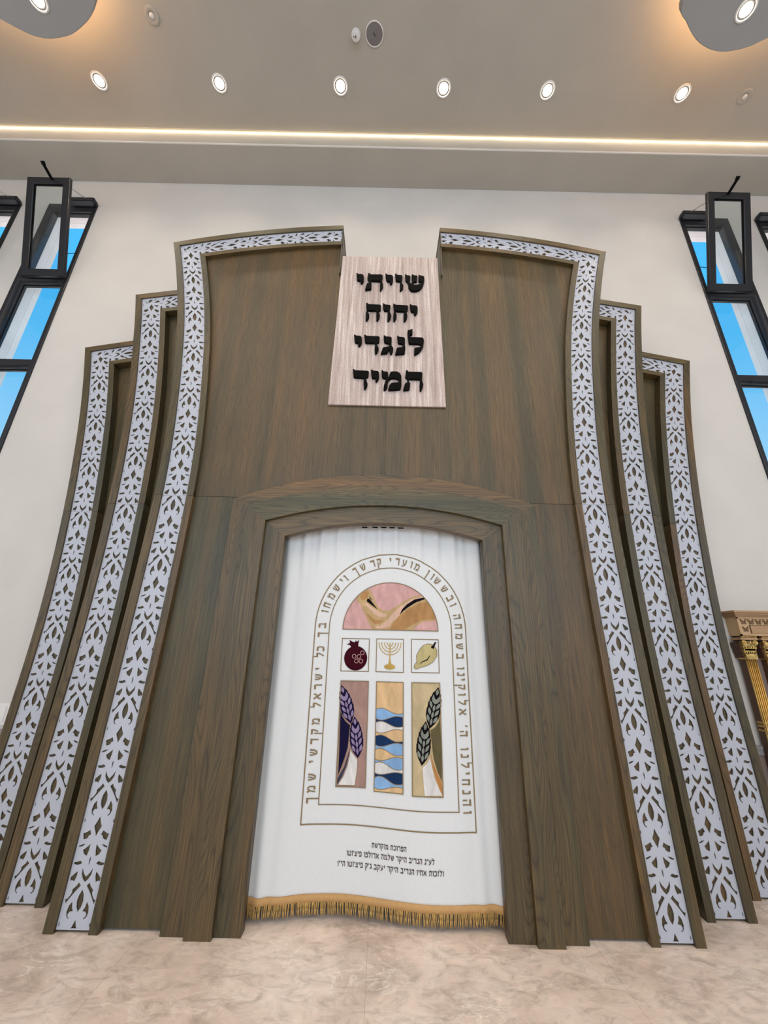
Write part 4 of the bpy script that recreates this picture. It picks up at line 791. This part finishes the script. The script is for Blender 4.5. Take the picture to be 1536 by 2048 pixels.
for ch, x, z in LET:
    cen = 5
    if z > 1.74:
        ang = math.atan2(z-1.743, x-CX)-math.pi/2; rad = .520; px, pz = CX+rad*math.cos(ang+math.pi/2), 1.743+rad*math.sin(ang+math.pi/2)
    else:
        s = 1 if x > CX else -1; ang = -math.pi/2 if s > 0 else math.pi/2; px, pz = CX+s*.522, z
    if ch == "'": 
        px += .0
    patch('embroidered_letter', glyph(ch, (px, pz), ang, .056, .92), M['gold_thread'], 2)

def line(txt, xc, z, width, h, slope):
    tot = sum((GL[c][0] if c != ' ' else 3.2)+1.3 for c in txt); k = width/tot; x = xc+width/2; out = []
    for c in txt:
        w = (GL[c][0] if c != ' ' else 3.2)+1.3
        if c != ' ': out += glyph(c, (x-w*k/2, z+slope*(x-w*k/2-xc)), slope, h, k*10/h)
        x -= w*k
    return out
ded = [line('הפרוכת מוקדשת', .078, .389, .226, .026, 0), line('לע"נ הנדיב היקר שלמה אדולפו פיצ\'וטו', .085, .335, .565, .027, 0), line('ולזכות אחיו הנדיב היקר יעקב ג\'ק פיצ\'וטו הי"ו', .085, .278, .68, .027, 0)]
for d_ in ded: patch('dedication_line', d_, M['ink'], 1)
# fringe
bm = bmesh.new(); n = 200
rows = []
for i in range(n+1):
    x = X0+(X1-X0)*i/n; rows.append([bm.verts.new((x, cy(x, .12)+dy, z)) for dy, z in ((.002, .124), (-.010, .122), (-.013, .104), (-.010, .086), (.002, .084))])
for a, b in zip(rows, rows[1:]):
    for j in range(5): bm.faces.new((a[j], b[j], b[(j+1) % 5], a[(j+1) % 5]))
fb = mesh_from('fringe_band', bm, M['band'], cur, True)
bm = bmesh.new(); x = X0+.004
while x < X1-.004:
    lean = random.uniform(-.006, .006)+.004*math.sin(x*23); ln = random.uniform(.060, .071); y = cy(x, .1)-.008
    p0 = Vector((x, y, .090)); p1 = Vector((x+lean*.5, y-.003+random.uniform(-.002, .002), .090-ln*.5)); p2 = Vector((x+lean, y+random.uniform(-.003, .003), .090-ln))
    bar(bm, p0, p1, .0023, .0023, 5); bar(bm, p1, p2, .0021, .0021, 5)
    x += random.choice((.0050, .0058, .0066, .0105))
fr = mesh_from('fringe_strands', bm, M['fringe'], cur, True); fr['kind'] = 'stuff'

# ------------------------------------------------------------------ gilded cabinet at the right
cab = empty('gilded_cabinet', 'carved wooden cabinet front with gilded fluted columns beside the right wing of the ark', 'cabinet', (3.5, 3.42, 0))
CX0, CX1 = 3.035, 4.10; yf = 3.385
boxes('cornice', [(CX0-.045, CX1+.045, yf-.045, YW-.003, 1.948, 1.966), (CX0-.030, CX1+.030, yf-.030, YW-.003, 1.932, 1.948), (CX0-.018, CX1+.018, yf-.018, YW-.003, 1.922, 1.932), (CX0-.008, CX1+.008, yf-.008, YW-.003, 1.912, 1.922)], M['cabwood'], cab, bev=.002)
boxes('frieze', [(CX0, CX1, yf+.004, YW-.003, 1.762, 1.912), (CX0, CX0+.012, yf-.004, yf+.004, 1.762, 1.912), (CX0, CX1, yf-.004, yf+.004, 1.762, 1.776), (CX0, CX1, yf-.004, yf+.004, 1.902, 1.912)], M['cabface'], cab)
bm = bmesh.new()
def motif(x, z, s=1.0):
    for sg in (-1, 1):
        for a, b, w in (((.004, .0), (.024, .020), .0035), ((.010, .0), (.028, .006), .003), ((.006, -.006), (.016, .012), .003)):
            bar(bm, (x+sg*a[0]*s, yf+.001, z+a[1]*s), (x+sg*b[0]*s, yf+.001, z+b[1]*s), w, .003, 5)
        lathe2 = [(x+sg*.011*s+.0075*math.cos(k*math.pi/4), z-.013*s+.0075*math.sin(k*math.pi/4)) for k in range(9)]
        for p, q in zip(lathe2, lathe2[1:]): bar(bm, (p[0], yf+.001, p[1]), (q[0], yf+.001, q[1]), .0022, .003, 4)
for k in range(16): motif(CX0+.055+k*.064, 1.878)
motif(CX0+.058, 1.818); motif(CX1-.058, 1.818)
mesh_from('carved_ornament', bm, M['cabline'], cab)
boxes('name_plate', [(CX0+.100, CX1-.100, yf-.002, yf+.004, 1.784, 1.846)], M['cabwood'], cab, bev=.002)
boxes('name_plate_edge', [(CX0+.096, CX0+.100, yf-.003, yf+.004, 1.780, 1.850), (CX0+.096, CX1-.096, yf-.003, yf+.004, 1.846, 1.850)], M['cabline'], cab)
boxes('back_board', [(CX0+.10, CX1-.10, 3.460, YW-.003, .0, 1.762)], M['wains'], cab)
boxes('cabinet_base', [(CX0-.02, CX1+.02, yf-.02, YW-.003, 0, .10), (CX0, CX1, yf, YW-.003, .10, .16)], M['cabwood'], cab, bev=.004)
def column(x):
    # fluted pilaster: gilded fluted front, side shade put into a dark brown colour
    b0 = boxes('column_block', [(x-.038, x+.038, yf+.028, 3.470, .16, 1.762)], M['cabdark'], cab)
    bm = bmesh.new(); box(bm, x-.040, x+.040, yf+.016, yf+.028, .16, 1.60)
    for k in range(5):
        u = x-.032+k*.016; bar(bm, (u, yf+.014, .20), (u, yf+.014, 1.60), .0052, .010, 10)
    mesh_from('fluted_shaft', bm, M['giltf'], cab, True)
    bm = bmesh.new()
    for z in (1.04, 1.07, 1.095): box(bm, x-.048, x+.048, yf+.004, 3.46, z, z+.016)
    bmesh.ops.bevel(bm, geom=bm.edges[:], offset=.004, segments=2, affect='EDGES'); mesh_from('column_collar', bm, M['gilt'], cab)
    # capital: flaring leaf tiers, volutes and abacus
    bm = bmesh.new(); bsl = bmesh.new(); bsr = bmesh.new()
    for tz, w, d in ((1.585, .044, .0), (1.625, .050, .010), (1.665, .056, .018)):
        for k in range(5):
            u = x-w+2*w*(k+.5)/5
            for j, (dz, out, hw) in enumerate(((0, 0, .010), (.018, .006, .011), (.034, .016, .008), (.038, .022, .004))):
                box(bm, u-hw, u+hw, yf+.016-d-out, yf+.026, tz+dz, tz+dz+.014)
        for k in range(4):
            v = yf+.03+k*.022; box(bsl, x-w-.008, x-w+.004, v-.009, v+.009, tz, tz+.045); box(bsr, x+w-.004, x+w+.008, v-.009, v+.009, tz, tz+.045)
    for sg in (-1, 1):
        for r0 in (.016, .009):
            ring = [(x+sg*.046+r0*math.cos(k*math.pi/6), 1.706+r0*math.sin(k*math.pi/6)) for k in range(13)]
            for p, q in zip(ring, ring[1:]): bar(bm, (p[0], yf-.014, p[1]), (q[0], yf-.014, q[1]), .004, .006, 5)
    box(bm, x-.045, x+.045, yf, 3.47, 1.575, 1.70)
    mesh_from('capital', bm, M['gilt'], cab); mesh_from('capital_side', bsl, M['cabdark'], cab); mesh_from('capital_side', bsr, M['cabdark'], cab)  # side leaves coloured dark to stand for their shading
    boxes('abacus', [(x-.070, x+.070, yf-.020, 3.465, 1.728, 1.745)] , M['cabwood'], cab, bev=.002)
    bm = bmesh.new()
    for k in range(11): lathe(bm, [(0, -.006), (.005, -.003), (.005, .003), (0, .006)], (x-.060+k*.012, yf-.020, 1.752), 6)
    mesh_from('bead_row', bm, M['gilt'], cab)
for x in (CX0+.045, CX0+.045+.172, CX1-.045-.172, CX1-.045): column(x)

# ------------------------------------------------------------------ switch plate at the left
sw = empty('switch_plate', 'white light switch plate on the wall at the left edge above the rail', 'switch', (-3.06, YW, 1.1))
boxes('plate', [(-3.145, -3.000, YW-.010, YW-.001, .955, 1.115)], M['white'], sw, bev=.003)
boxes('rocker', [(-3.125, -3.076, YW-.014, YW-.010, .975, 1.095), (-3.070, -3.021, YW-.014, YW-.010, .975, 1.095)], M['white'], sw, bev=.002)
for o in list(SC.objects):
    if o.type == 'EMPTY' and o.name.startswith('window_'): pass
